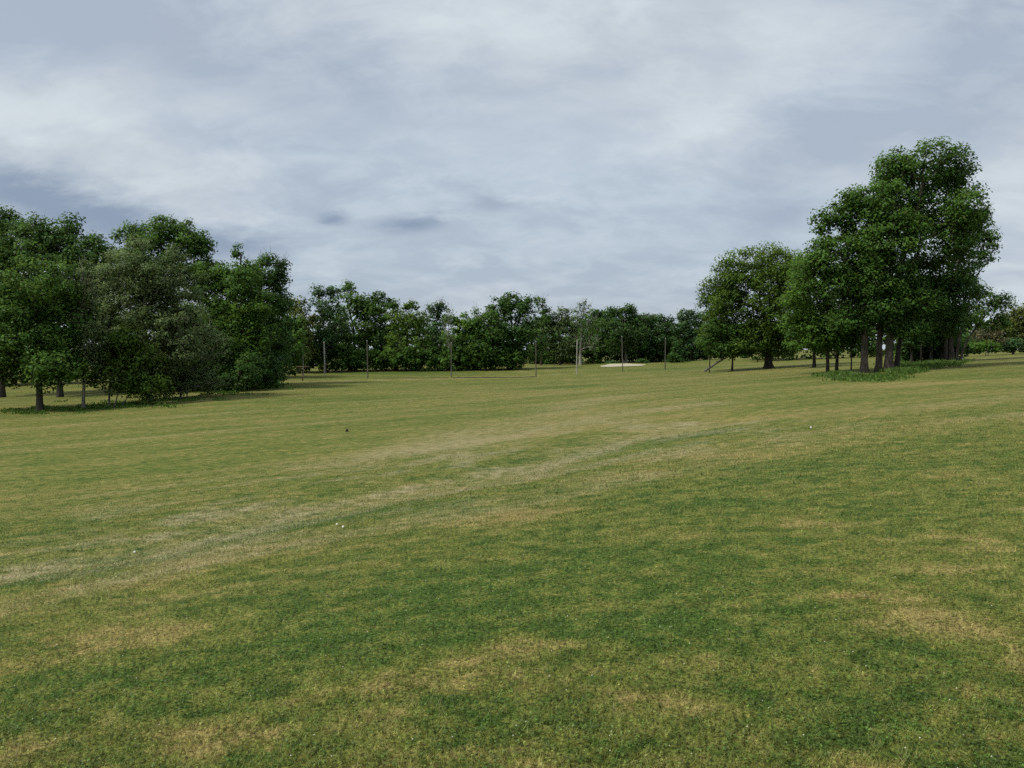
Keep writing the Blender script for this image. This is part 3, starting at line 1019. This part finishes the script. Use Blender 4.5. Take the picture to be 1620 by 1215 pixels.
tree('far_tree', 'broad low tree right of the round-headed one behind the bunker', 1007, 196,
     [(1020, 504, 22, 10, 0), (1045, 506, 20, 9), (1010, 525, 24, 18), (1040, 528, 30, 20), (1020, 550, 30, 16)], 'blue', 'grey', 0.34, 0.37, 1.2, group=GF)
tree('far_tree', 'bright green tree behind the rightmost net pole', 1054, 200,
     [(1056, 520, 14, 14, 0), (1048, 540, 20, 18), (1062, 556, 18, 14)], 'mid', 'dark', 0.2, 0.37, 1.0, group=GF)
tree('far_tree', 'blue-green tree half hidden by the round tree at right', 1092, 196,
     [(1086, 498, 15, 11, 0), (1102, 510, 18, 18), (1080, 522, 20, 20), (1098, 545, 26, 22)], 'blue', 'dark', 0.28, 0.37, 1.1, group=GF)
tree('evergreen_bush', 'dark low evergreen bush with spreading skirt right of the net poles', 1071, 176,
     [(1070, 545, 8, 14, 0), (1070, 562, 12, 12, 0), (1072, 573, 18, 8, 0)], 'dark', 'dark', 0.14, 0.30, 0.8, cat='bush', cover=4.5)
tree('bush', 'dark rounded bush at the foot of the trees by the bunker', 1013, 180,
     [(1014, 574, 9, 6, 0), (1020, 575, 6, 5)], 'dark', 'dark', 0.05, 0.28, 0.5, cat='bush', cover=4)
tree('bush', 'flat dark bush on the grass just behind the sand bunker', 970, 180,
     [(968, 575, 11, 5, 0), (960, 577, 6, 4)], 'blue', 'dark', 0.05, 0.28, 0.5, cat='bush', cover=4)

# ---- the group on the right
GR = 'trees of the right-hand group'
tree('shade_tree', 'round spreading tree with a thick trunk left of the tall group', 1215, 116,
     [(1200, 422, 52, 30, 0), (1158, 442, 38, 32), (1238, 430, 42, 36), (1134, 485, 28, 36), (1175, 480, 54, 48), (1222, 490, 48, 50), (1132, 528, 28, 30), (1168, 540, 40, 26), (1205, 535, 46, 28, -.4), (1238, 535, 36, 28), (1255, 470, 30, 54)], 'warm', 'dark', 0.62, 0.27, 1.1, clumps=1.15,
     group=GR, cover=3.5, trunk_to=(1205, 470), flare=1.5)
tree('small_tree', 'slender tree leaning at the left skirt of the round spreading tree', 1122, 112,
     [(1128, 520, 16, 18, 0), (1120, 545, 18, 16), (1140, 552, 16, 12)], 'mid', 'dark', 0.10, 0.25, 0.7, group=GR)
tree('small_tree', 'short dark-stemmed tree between the fallen log and the thick trunk', 1158, 113,
     [(1162, 535, 20, 20, 0), (1150, 552, 18, 12), (1176, 552, 18, 12)], 'dark', 'dark', 0.18, 0.25, 0.7, group=GR)
tree('tall_tree', 'tallest tree of the right group, brown trunk, topmost crown', 1405, 75,
     [(1468, 256, 58, 34, 0), (1420, 274, 44, 34), (1514, 284, 34, 36), (1452, 305, 58, 44), (1524, 330, 34, 36), (1540, 352, 22, 24), (1410, 325, 46, 40), (1470, 355, 62, 42), (1415, 380, 48, 38), (1510, 380, 34, 36), (1400, 430, 40, 34, -0.45), (1442, 470, 40, 30, -0.5), (1398, 490, 36, 26, -0.5), (1440, 520, 34, 18, -0.3)], 'mid', 'brown', 0.42, 0.22, 1.05,
     group=GR, cover=3.5, trunk_to=(1455, 290))
tree('tall_tree', 'tree leaning left with the stepped crown on the left flank of the right group', 1367, 75.5,
     [(1345, 318, 30, 26, 0), (1382, 318, 32, 36), (1398, 350, 34, 36), (1312, 352, 28, 24), (1350, 365, 46, 38), (1300, 390, 26, 24), (1335, 410, 46, 38), (1380, 405, 38, 38), (1290, 430, 34, 30), (1330, 455, 40, 30), (1362, 470, 34, 28, -0.5), (1345, 510, 32, 22, -0.5)], 'mid', 'brown', 0.34, 0.22, 1.0,
     group=GR, cover=3.4, trunk_to=(1350, 350))
tree('tall_tree', 'dark-trunked tree squeezed between the leaning tree and the tallest one', 1390, 77,
     [(1405, 430, 44, 36, 0), (1375, 455, 38, 34), (1430, 465, 42, 34), (1395, 490, 46, 32), (1350, 495, 36, 30), (1420, 510, 34, 22)], 'dark', 'brown', 0.36, 0.22, 0.95, group=GR, cover=3.4)
tree('tall_tree', 'tree close behind the tallest trunk, filling the lower right of its crown', 1418, 79,
     [(1485, 420, 48, 36, 0), (1455, 450, 46, 36), (1505, 455, 38, 34), (1470, 490, 48, 32), (1430, 500, 40, 28), (1495, 500, 34, 28)], 'dark', 'dark', 0.3, 0.22, 0.95, group=GR, cover=3.4, trunk_to=(1465, 430))
tree('tall_tree', 'tree with low bright boughs hanging on the left side of the right group', 1309, 82,
     [(1275, 425, 24, 26, 0), (1270, 465, 30, 32), (1305, 470, 36, 34), (1268, 505, 28, 30), (1300, 515, 42, 30), (1275, 540, 28, 18), (1320, 540, 32, 18)], 'bright', 'dark', 0.2, 0.23, 0.9, group=GR, cover=3.2)
tree('tall_tree', 'slim dark tree standing right beside the low-boughed one', 1323, 84,
     [(1335, 480, 34, 30, 0), (1325, 515, 34, 28), (1350, 535, 30, 20)], 'dark', 'dark', 0.19, 0.23, 0.9, group=GR)
tree('small_tree', 'thinnest single stem in the open gap of the right group', 1346, 80,
     [(1350, 510, 20, 18, 0), (1342, 535, 18, 12)], 'mid', 'dark', 0.09, 0.22, 0.7, group=GR)
tree('shade_tree', 'farther tree whose short trunk shows under the left boughs of the right group', 1288, 106,
     [(1282, 500, 30, 28, 0), (1262, 525, 26, 24), (1300, 535, 30, 18)], 'dark', 'dark', 0.24, 0.26, 0.9, group=GR)
tree('tall_tree', 'airy many-limbed tree at the right flank, sky showing through its limbs', 1503, 95,
     [(1560, 368, 24, 20, 0), (1535, 355, 22, 26), (1530, 395, 26, 26), (1555, 400, 20, 20), (1520, 430, 30, 26), (1545, 452, 20, 16), (1560, 480, 26, 20), (1582, 480, 16, 20), (1530, 495, 32, 26), (1575, 510, 18, 16), (1505, 460, 28, 28)], 'mid', 'dark', 0.42, 0.23, 0.85,
     0.85, group=GR, bare=2, trunk_to=(1525, 400), stems=[(-8, 1505, 400, 0.25), (8, 1545, 430, 0.22), (14, 1575, 480, 0.16)], cover=3.0)
for uu, DD, lb, tr_ in ((1441, 94, 'leftmost of the dark back-row stems behind the tall weeds', 0.16), (1456, 97, 'second dark back-row stem behind the tall weeds', 0.14),
                        (1472, 96, 'third dark back-row stem behind the tall weeds', 0.2), (1487, 97, 'fourth back-row stem, next to the airy many-limbed tree', 0.2)):
    tree('back_row_tree', lb, uu, DD, [(uu - 4, 470, 24, 28), (uu + 4, 510, 24, 26), (uu, 540, 20, 14)], 'dark', 'dark', tr_, 0.25, 0.85, group=GR)
# far right hedge-like trees
GX = 'bushes at the far right'
tree('bush', 'yellow-olive bushy tree at the far right edge', 1602, 132, [(1606, 497, 20, 18, 0), (1590, 518, 18, 20), (1622, 512, 22, 28), (1600, 540, 24, 16)], 'olive', 'dark', 0.14, 0.29, 0.9, cat='bush', group=GX)
tree('bush', 'dry brownish shrub right of the tall group', 1562, 124, [(1562, 528, 18, 11, 0), (1553, 538, 12, 10), (1575, 536, 13, 13)], 'brown', 'grey', 0.08, 0.25, 0.7, cat='bush', group=GX, bare=2)
tree('bush', 'green leafy shrub below the dry brownish one', 1558, 120, [(1560, 547, 14, 9, 0), (1548, 550, 12, 9), (1572, 550, 12, 9)], 'bright', 'dark', 0.06, 0.26, 0.6, cat='bush', group=GX)
tree('bush', 'dark shrub at the right foot of the tall group by the pale green box', 1530, 122, [(1530, 540, 16, 14, 0), (1520, 548, 10, 10), (1540, 552, 12, 8)], 'dark', 'dark', 0.08, 0.26, 0.7, cat='bush', group=GX)
tree('bush', 'dark blue-green shrub below the yellow-olive tree', 1600, 126, [(1600, 545, 16, 10, -.2), (1585, 548, 12, 9), (1620, 546, 18, 10)], 'blue', 'dark', 0.08, 0.27, 0.7, cat='bush', group=GX)
print('tree tris', TRI[0])


# ---- woods too far back to tell the trees apart
def wood(name, label, segs, D0, D1, h0, h1, n, pal, leaf, seed, per):
    R = np.random.default_rng(seed)
    u0, u1 = segs
    u = R.uniform(u0, u1, n)
    D = R.uniform(D0, D1, n)
    x = (u - CU) / F_PX * D
    gz = terr(x, D)
    top = h0 + (h1 - h0) * np.clip(vnoise(x, D, 9, seed) * 0.7 + vnoise(x, D, 3.5, seed + 1) * 0.4, 0, 1)
    z = gz + 0.4 + (top - 0.4) * R.random(n) ** 0.8
    cen = np.column_stack([x, D, z])
    rad = R.uniform(0.8, 1.7, n)
    v, q, tone, sn = leaves(cen, rad, np.full(n, per), leaf, R, tone_c=R.random(n) * 0.5)
    o = mesh_quads(name, v, q, LEAF[pal], attrs={'tone': ('FACE', tone), 'spray': ('FACE', sn)})
    tag(o, label, 'woodland', kind='stuff')
    TRI[0] += len(q) * 2


wood('woodland', 'dense dark wood closing the view behind the far trees', (430, 1190), 208, 217, 6, 13.5, 1300, 'mid', 0.72, 5, 44)
wood('woodland', 'deep dark wood behind the left trees', (-420, 480), 128, 138, 9, 17, 1100, 'mid', 0.70, 6, 42)
wood('woodland', 'distant wood seen under and behind the right group', (1180, 2100), 165, 174, 5, 10, 900, 'mid', 0.62, 7, 44)
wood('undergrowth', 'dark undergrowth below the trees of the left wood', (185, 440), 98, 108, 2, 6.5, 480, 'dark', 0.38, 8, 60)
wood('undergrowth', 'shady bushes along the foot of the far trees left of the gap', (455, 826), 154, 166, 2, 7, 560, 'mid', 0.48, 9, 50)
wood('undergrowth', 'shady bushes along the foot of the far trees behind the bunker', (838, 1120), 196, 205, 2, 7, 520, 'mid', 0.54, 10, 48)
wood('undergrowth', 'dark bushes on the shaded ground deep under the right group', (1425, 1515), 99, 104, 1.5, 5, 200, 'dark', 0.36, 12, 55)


# ------------------------------------------------------------------ weeds, grass, clover heads
def tall_weeds(name, label, px, n, h, seed, pal='weed'):
    R = np.random.default_rng(seed)
    c = []
    for i in range(n):
        u0, v0, su, sv = px[R.integers(len(px))]
        c.append((u0 + R.normal() * su, v0 + R.normal() * sv))
    g = np.array([ground_at(a, b) for a, b in c])
    m = 16
    idx = np.repeat(np.arange(n), m)
    hh = h * (0.5 + R.random(len(idx))) * (0.6 + 0.7 * R.random(n))[idx]
    base = g[idx] + np.column_stack([R.normal(size=len(idx)) * 0.35, R.normal(size=len(idx)) * 0.35, np.zeros(len(idx))])
    base[:, 2] = terr(base[:, 0], base[:, 1]) - 0.02
    a = R.uniform(0, 2 * math.pi, len(idx))
    side = np.column_stack([np.cos(a), np.sin(a), np.zeros(len(idx))]) * (0.05 + 0.05 * R.random(len(idx)))[:, None]
    lean = np.column_stack([R.normal(size=len(idx)), R.normal(size=len(idx)), np.zeros(len(idx))]) * 0.35 * hh[:, None]
    tip = base + lean + np.column_stack([0 * hh, 0 * hh, hh])
    mid = (base + tip) / 2 + np.column_stack([0 * hh, 0 * hh, hh * 0.12])
    v = np.stack([base, mid + side, tip, mid - side], 1)
    tone = np.clip(R.random(n)[idx] * 0.5 + R.random(len(idx)) * 0.4, 0, 0.92)
    o = mesh_quads(name, v.reshape(-1, 3), np.arange(len(idx) * 4).reshape(-1, 4), LEAF[pal], attrs={'tone': ('FACE', tone)})
    tag(o, label, 'weeds', kind='stuff')
    TRI[0] += len(idx) * 2


tall_weeds('weeds', 'tall green weeds under the right-hand group of trees', [(1440, 582, 14, 4), (1465, 577, 16, 3.5), (1490, 574, 16, 2.5), (1425, 588, 9, 3)], 420, 0.34, 3)
tall_weeds('weeds', 'shaded weeds round the trunk feet of the right-hand group', [(1345, 598, 10, 3), (1370, 600, 16, 2.5), (1400, 599, 14, 2.5), (1320, 594, 10, 2)], 200, 0.25, 4, 'weed')
tall_weeds('weeds', 'low weeds and suckers along the foot of the left wood', [(30, 652, 30, 3), (100, 648, 30, 3), (160, 644, 25, 3), (220, 640, 30, 3), (290, 632, 30, 2.5), (360, 622, 30, 2.5), (420, 612, 20, 2)], 240, 0.2, 5, 'mid')


def build_grass():
    R = np.random.default_rng(77)
    BM = blade_mat()
    # density falls with distance; blades keep their size of a few centimetres
    parts = []
    N = 540000
    # sample uniformly in angle and in 1/distance so that the cover looks even
    inv = R.uniform(1 / 30.0, 1 / 3.6, N)
    D = 1 / inv
    a = R.uniform(-1, 1, N)
    x, y = a * (0.70 * D + 3.6), D
    x = x + R.normal(size=N) * 0.02
    z = terr(x, y)
    dry, lush, pale = turf_masks(x, y)
    clov = R.random(N) < np.clip(0.22 + 0.5 * lush - 0.3 * dry, 0.04, 0.7)
    grow_ = np.clip(D / 9.0, 1.0, 2.0)
    # blades
    ib = np.where(~clov)[0]
    n = len(ib)
    b = np.column_stack([x[ib], y[ib], z[ib] - 0.004])
    tuft = vnoise(x[ib], y[ib], 0.045, 41) * 0.6 + vnoise(x[ib], y[ib], 0.16, 42) * 0.4
    h = R.uniform(0.018, 0.050, n) * (0.7 + 0.5 * grow_[ib]) * (0.5 + tuft)
    tall = R.random(n) < 0.035
    h = np.where(tall, R.uniform(0.055, 0.10, n), h)
    w = R.uniform(0.0022, 0.0045, n) * grow_[ib]
    an = R.uniform(0, 2 * math.pi, n)
    side = np.column_stack([np.cos(an), np.sin(an), np.zeros(n)]) * w[:, None]
    an2 = R.uniform(0, 2 * math.pi, n)
    ln = R.uniform(0.1, 1.3, n) * h
    tip = b + np.column_stack([np.cos(an2) * ln, np.sin(an2) * ln, h])
    v1 = np.stack([b - side, b + side, tip], 1).reshape(-1, 3)
    f1 = np.arange(n * 3).reshape(-1, 3)
    tone = np.clip(0.45 * R.random(n) + 1.5 * (tuft - 0.5) + 0.28 + np.where(R.random(n) < 0.06, 0.5, 0), 0, 1)
    at = {'tone': ('FACE', tone)}
    for nm, arr in (('dry', dry), ('lush', lush), ('pale', pale)):
        at[nm] = ('FACE', arr[ib])
    o = mesh_quads('grass', v1, f1, BM, attrs=at)
    tag(o, 'short mown grass blades in the foreground', 'grass', kind='stuff')
    # clover leaves
    ic = np.where(clov)[0]
    n = len(ic)
    hgt = R.uniform(0.012, 0.04, n)
    c = np.column_stack([x[ic], y[ic], z[ic] + hgt])
    s = R.uniform(0.006, 0.012, n) * grow_[ic]
    nor = np.column_stack([R.normal(size=n) * 0.4, R.normal(size=n) * 0.4, np.ones(n)])
    nor /= np.linalg.norm(nor, axis=1, keepdims=True)
    tx = np.cross(nor, R.normal(size=(n, 3)))
    tx /= np.linalg.norm(tx, axis=1, keepdims=True)
    ty = np.cross(nor, tx)
    s = s * 1.25
    v2 = np.stack([c - tx * s[:, None], c + (tx * 0.6 + ty) * s[:, None], c + (tx * 0.6 - ty) * s[:, None]], 1).reshape(-1, 3)
    at = {'tone': ('FACE', R.random(n) * 0.85)}
    for nm, arr in (('dry', dry - 0.3), ('lush', lush), ('pale', pale)):
        at[nm] = ('FACE', arr[ic])
    o = mesh_quads('clover', v2, np.arange(n * 3).reshape(-1, 3), BM, attrs=at)
    tag(o, 'small clover leaves mixed into the foreground turf', 'clover', kind='stuff')
    TRI[0] += len(ib) + 2 * n
    # clover heads: tiny faceted balls
    M = 700
    D = 1 / R.uniform(1 / 26.0, 1 / 4.6, M * 4)
    a = R.uniform(-0.75, 0.75, M * 4)
    x, y = a * D, D
    dry, lush, pale = turf_masks(x, y)
    kp = R.random(M * 4) < np.clip(0.05 + 0.45 * lush - 0.2 * dry, 0, 0.6)
    x, y = x[kp][:M], y[kp][:M]
    z = terr(x, y) + R.uniform(0.025, 0.05, len(x))
    oc = np.array([[1, 0, 0], [0, 1, 0], [-1, 0, 0], [0, -1, 0], [0, 0, 1.0], [0, 0, -0.8]])
    fc = np.array([[0, 1, 4], [1, 2, 4], [2, 3, 4], [3, 0, 4], [1, 0, 5], [2, 1, 5], [3, 2, 5], [0, 3, 5]])
    r = R.uniform(0.005, 0.0095, len(x))
    v = np.column_stack([x, y, z])[:, None] + oc[None] * r[:, None, None]
    f = fc[None] + (np.arange(len(x)) * 6)[:, None, None]
    o = mesh_quads('clover_flowers', v.reshape(-1, 3), f.reshape(-1, 3), plain_mat('clover_white', (0.46, 0.48, 0.34), 0.8, 0.2, 300))
    tag(o, 'tiny white clover heads dotted over the foreground turf', 'flowers', kind='stuff')


build_grass()

# ------------------------------------------------------------------ net poles and small things
M_POLE = plain_mat('pole_weathered', (0.085, 0.074, 0.062), 0.8, 0.35, 3.0, stretch=(1, 1, 0.15))
M_POLE_L = plain_mat('pole_pale', (0.34, 0.33, 0.29), 0.7, 0.3, 3.0, stretch=(1, 1, 0.15))
M_STEEL = plain_mat('galvanised', (0.30, 0.30, 0.30), 0.45, 0.2, 8.0, 0.6)
M_ROPE = plain_mat('net_dark', (0.040, 0.045, 0.030), 0.9, 0.3, 12.0)
M_WOOD = plain_mat('old_board', (0.165, 0.105, 0.065), 0.85, 0.35, 5.0, stretch=(0.2, 1, 1))
M_BALL = plain_mat('ball_white', (0.78, 0.78, 0.76), 0.35, 0.05, 50)
M_SOIL = plain_mat('soil_clod', (0.030, 0.026, 0.018), 0.95, 0.4, 30, bump=0.01)


def net_pole(u, D, v_top, mat, label, r=0.088):
    b = ground_uD(u, D)
    t = P(u, v_top, D)
    H = t[2] - b[2]
    root = empty('net_pole', b, label, 'pole', 'net poles across the range')
    R = np.random.default_rng(int(u))
    zz = np.linspace(-0.3, H, 9)
    lean = R.normal(size=2) * 0.012
    pts = np.column_stack([zz * lean[0], zz * lean[1] * 0.5, zz])
    rr = np.linspace(r * 1.12, r * 0.86, 9)
    v, f = tube(pts, rr, 10)
    mesh_quads('shaft', v, f, mat, root, smooth=True)
    tp = pts[-1]
    v, f = join([tube(np.array([tp + [0, 0, -0.05], tp + [0, 0, 0.03], tp + [0, 0, 0.06]]), np.array([r, r, 0.02]), 10)])
    mesh_quads('cap', v, f, M_STEEL, root, smooth=True)
    # eye bolt and pulley under the top, cleat at hand height
    q = tp + [0, -r * 0.9, -0.25]
    an = np.linspace(0, 2 * math.pi, 9)
    ring = np.column_stack([np.cos(an) * 0.05, -0.06 + 0 * an, np.sin(an) * 0.05]) + q
    v, f = frusta(ring[:-1], ring[1:], np.full(8, 0.012), np.full(8, 0.012), 5)
    mesh_quads('eye_bolt', v, f, M_STEEL, root)
    v, f = join([box([0, -r - 0.02, 1.25], [0.03, 0.06, 0.04]), box([0, -r - 0.055, 1.25], [0.03, 0.03, 0.22])])
    mesh_quads('cleat', v, f, M_STEEL, root)
    return b


poles = [
    (480, 134, 545, M_POLE_L, 'leftmost net pole, rising behind the small wooden platform'),
    (514, 138, 541, M_POLE_L, 'pale straight net pole second from the left'),
    (582, 129, 539, M_POLE, 'brown net pole standing alone before the dome-topped trees'),
    (714, 130, 542, M_POLE, 'dark slim net pole in front of the bleached bare trunk'),
    (848, 130, 540, M_POLE, 'dark net pole just right of the big round far tree'),
    (912, 135, 538, M_POLE_L, 'pale net pole in front of the half-dead tree'),
    (985, 137, 532, M_POLE, 'dark net pole standing before the sand bunker'),
    (1052, 138, 535, M_POLE, 'rightmost net pole, right of the bunker'),
]
pb = [net_pole(*p) for p in poles]


def rolled_net(i, j, label, t0=0.0, t1=1.0, r=0.13):
    a, b = pb[i], pb[j]
    t = np.linspace(t0, t1, 40)
    p = a[None] + (b - a)[None] * t[:, None]
    p[:, 1] -= 0.35
    R = np.random.default_rng(i)
    rr = r * (0.75 + 0.5 * vnoise(t * 40, t * 0, 1.7, i))
    p[:, 2] = terr(p[:, 0], p[:, 1]) + rr * 0.7
    v, f = tube(p, rr, 8)
    o = mesh_quads('rolled_net', v, f, M_ROPE, smooth=True)
    tag(o, label, 'net', 'lowered nets between the poles')


rolled_net(3, 4, 'dark lowered net lying on the grass between the two middle poles', 0.02, 0.99, 0.075)
rolled_net(2, 3, 'faint lowered net lying on the grass left of the slim dark pole', 0.06, 0.97, 0.05)


def platform():
    b = ground_uD(479, 121)
    s = 121 / F_PX
    root = empty('wooden_platform', b, 'small brown wooden platform on one post before the leftmost net pole', 'stand')
    v, f = join([box([0, 0, 0.75], [0.16, 0.16, 1.7])])
    mesh_quads('post', v, f, M_WOOD, root)
    top = P(480, 580, 121)[2] - b[2]
    for k in range(4):
        v, f = box([0.06 + 0.015 * (k % 2), -0.42 + k * 0.28, top + 0.012 * (k % 2)], [2.0, 0.26, 0.05], 0.02 * (k - 1.5))
        o = mesh_quads('plank', v, f, M_WOOD, root)
    for bx in (-0.35, 0.4):
        v, f = box([bx, 0, top - 0.09], [0.1, 0.9, 0.12])
        mesh_quads('bearer', v, f, M_WOOD, root)
    A = np.array([[0, 0, top - 0.75], [0, 0, top - 0.75]])
    E = np.array([[-0.5, 0, top - 0.15], [0.5, 0, top - 0.15]])
    v, f = frusta(A, E, np.full(2, 0.05), np.full(2, 0.05), 5)
    mesh_quads('brace', v, f, M_WOOD, root)


platform()


def leaning_log():
    a = ground_at(1114, 588)
    D = a[1]
    e = P(1152, 565, D - 0.5)
    t = np.linspace(0, 1, 10)
    p = a[None] + (e - a)[None] * t[:, None]
    p[:, 2] += 0.05 + 0.12 * np.sin(t * 3)
    root = empty('fallen_log', a, 'pale broken log leaning out of the grass by the round spreading tree', 'log')
    v, f = tube(p - a, np.linspace(0.2, 0.11, 10), 8)
    mesh_quads('trunk', v, f, BARK['grey'], root, smooth=True)
    A = np.array([p[4], p[6], p[7]]) - a
    E = A + np.array([[0.5, -0.2, 0.9], [0.7, 0.2, 0.3], [-0.1, 0.2, 0.8]])
    v, f = frusta(A, E, np.array([0.06, 0.05, 0.04]), np.array([0.02, 0.015, 0.012]), 6)
    mesh_quads('branch_stub', v, f, BARK['grey'], root, smooth=True)


leaning_log()


def green_box():
    D = 98
    b = ground_uD(1517, D)
    root = empty('utility_box', b, 'small pale mint-green box on the grass right of the many-limbed tree', 'box')
    m = plain_mat('mint_paint', (0.30, 0.46, 0.38), 0.5, 0.12, 4)
    v, f = box([0, 0, 0.22], [0.58, 0.42, 0.50])
    mesh_quads('body', v, f, m, root)
    v, f = join([box([0, 0, 0.49], [0.64, 0.48, 0.035])])
    mesh_quads('lid', v, f, m, root)
    v, f = box([0.06, -0.225, 0.30], [0.06, 0.03, 0.04])
    mesh_quads('latch', v, f, M_STEEL, root)
    b2 = ground_uD(1519, 101)
    root = empty('marker_post', b2, 'thin pale marker post just behind the mint-green box', 'post')
    v, f = tube(np.array([[0, 0, -0.2], [0, 0, 0.8], [0.02, 0, 1.5]]), np.array([0.045, 0.042, 0.04]), 8)
    mesh_quads('shaft', v, f, M_POLE_L, root, smooth=True)
    v, f = tube(np.array([[0.02, 0, 1.5], [0.02, 0, 1.56], [0.02, 0, 1.58]]), np.array([0.05, 0.05, 0.01]), 8)
    mesh_quads('cap', v, f, M_POLE_L, root, smooth=True)


green_box()


def ball(u, v, label, r=0.0214):
    g = ground_at(u, v)
    k, n = 12, 8
    vs, qs = [], []
    for j in range(n + 1):
        th = math.pi * (0.02 + 0.96 * j / n)
        for i in range(k):
            t = i / k * 2 * math.pi
            dm = 1 - 0.012 * ((i + j) % 2)
            vs.append((r * dm * math.sin(th) * math.cos(t), r * dm * math.sin(th) * math.sin(t), r * dm * math.cos(th)))
    for j in range(n):
        for i in range(k):
            qs.append([j * k + i, (j + 1) * k + i, (j + 1) * k + (i + 1) % k, j * k + (i + 1) % k])
    o = mesh_quads('golf_ball', np.array(vs), np.array(qs), M_BALL, smooth=True)
    o.location = (g[0], g[1], g[2] + r * 0.9 + 0.012)
    tag(o, label, 'ball', 'golf balls on the grass')


ball(533, 832, 'left and farther of the two white golf balls lying close together', 0.0225)
ball(543, 836, 'right and nearer of the two white golf balls lying close together', 0.0225)
ball(1283, 678, 'lone white golf ball on the slope below the right-hand group', 0.03)
ball(213, 876, 'lone white golf ball at the left beside the pale wear line', 0.024)


def clod():
    g = ground_at(549, 683)
    R = np.random.default_rng(4)
    k, n = 9, 6
    vs, qs = [], []
    for j in range(n + 1):
        th = math.pi * (0.04 + 0.92 * j / n)
        for i in range(k):
            t = i / k * 2 * math.pi
            q = 0.08 * (0.75 + 0.5 * R.random())
            vs.append((q * math.sin(th) * math.cos(t), q * math.sin(th) * math.sin(t), 0.06 + q * 1.1 * math.cos(th)))
    for j in range(n):
        for i in range(k):
            qs.append([j * k + i, (j + 1) * k + i, (j + 1) * k + (i + 1) % k, j * k + (i + 1) % k])
    o = mesh_quads('turf_clod', np.array(vs), np.array(qs), M_SOIL)
    o.location = g
    tag(o, 'small dark clod lying alone on the open grass in the middle left', 'clod')


clod()
print('total tris', TRI[0])
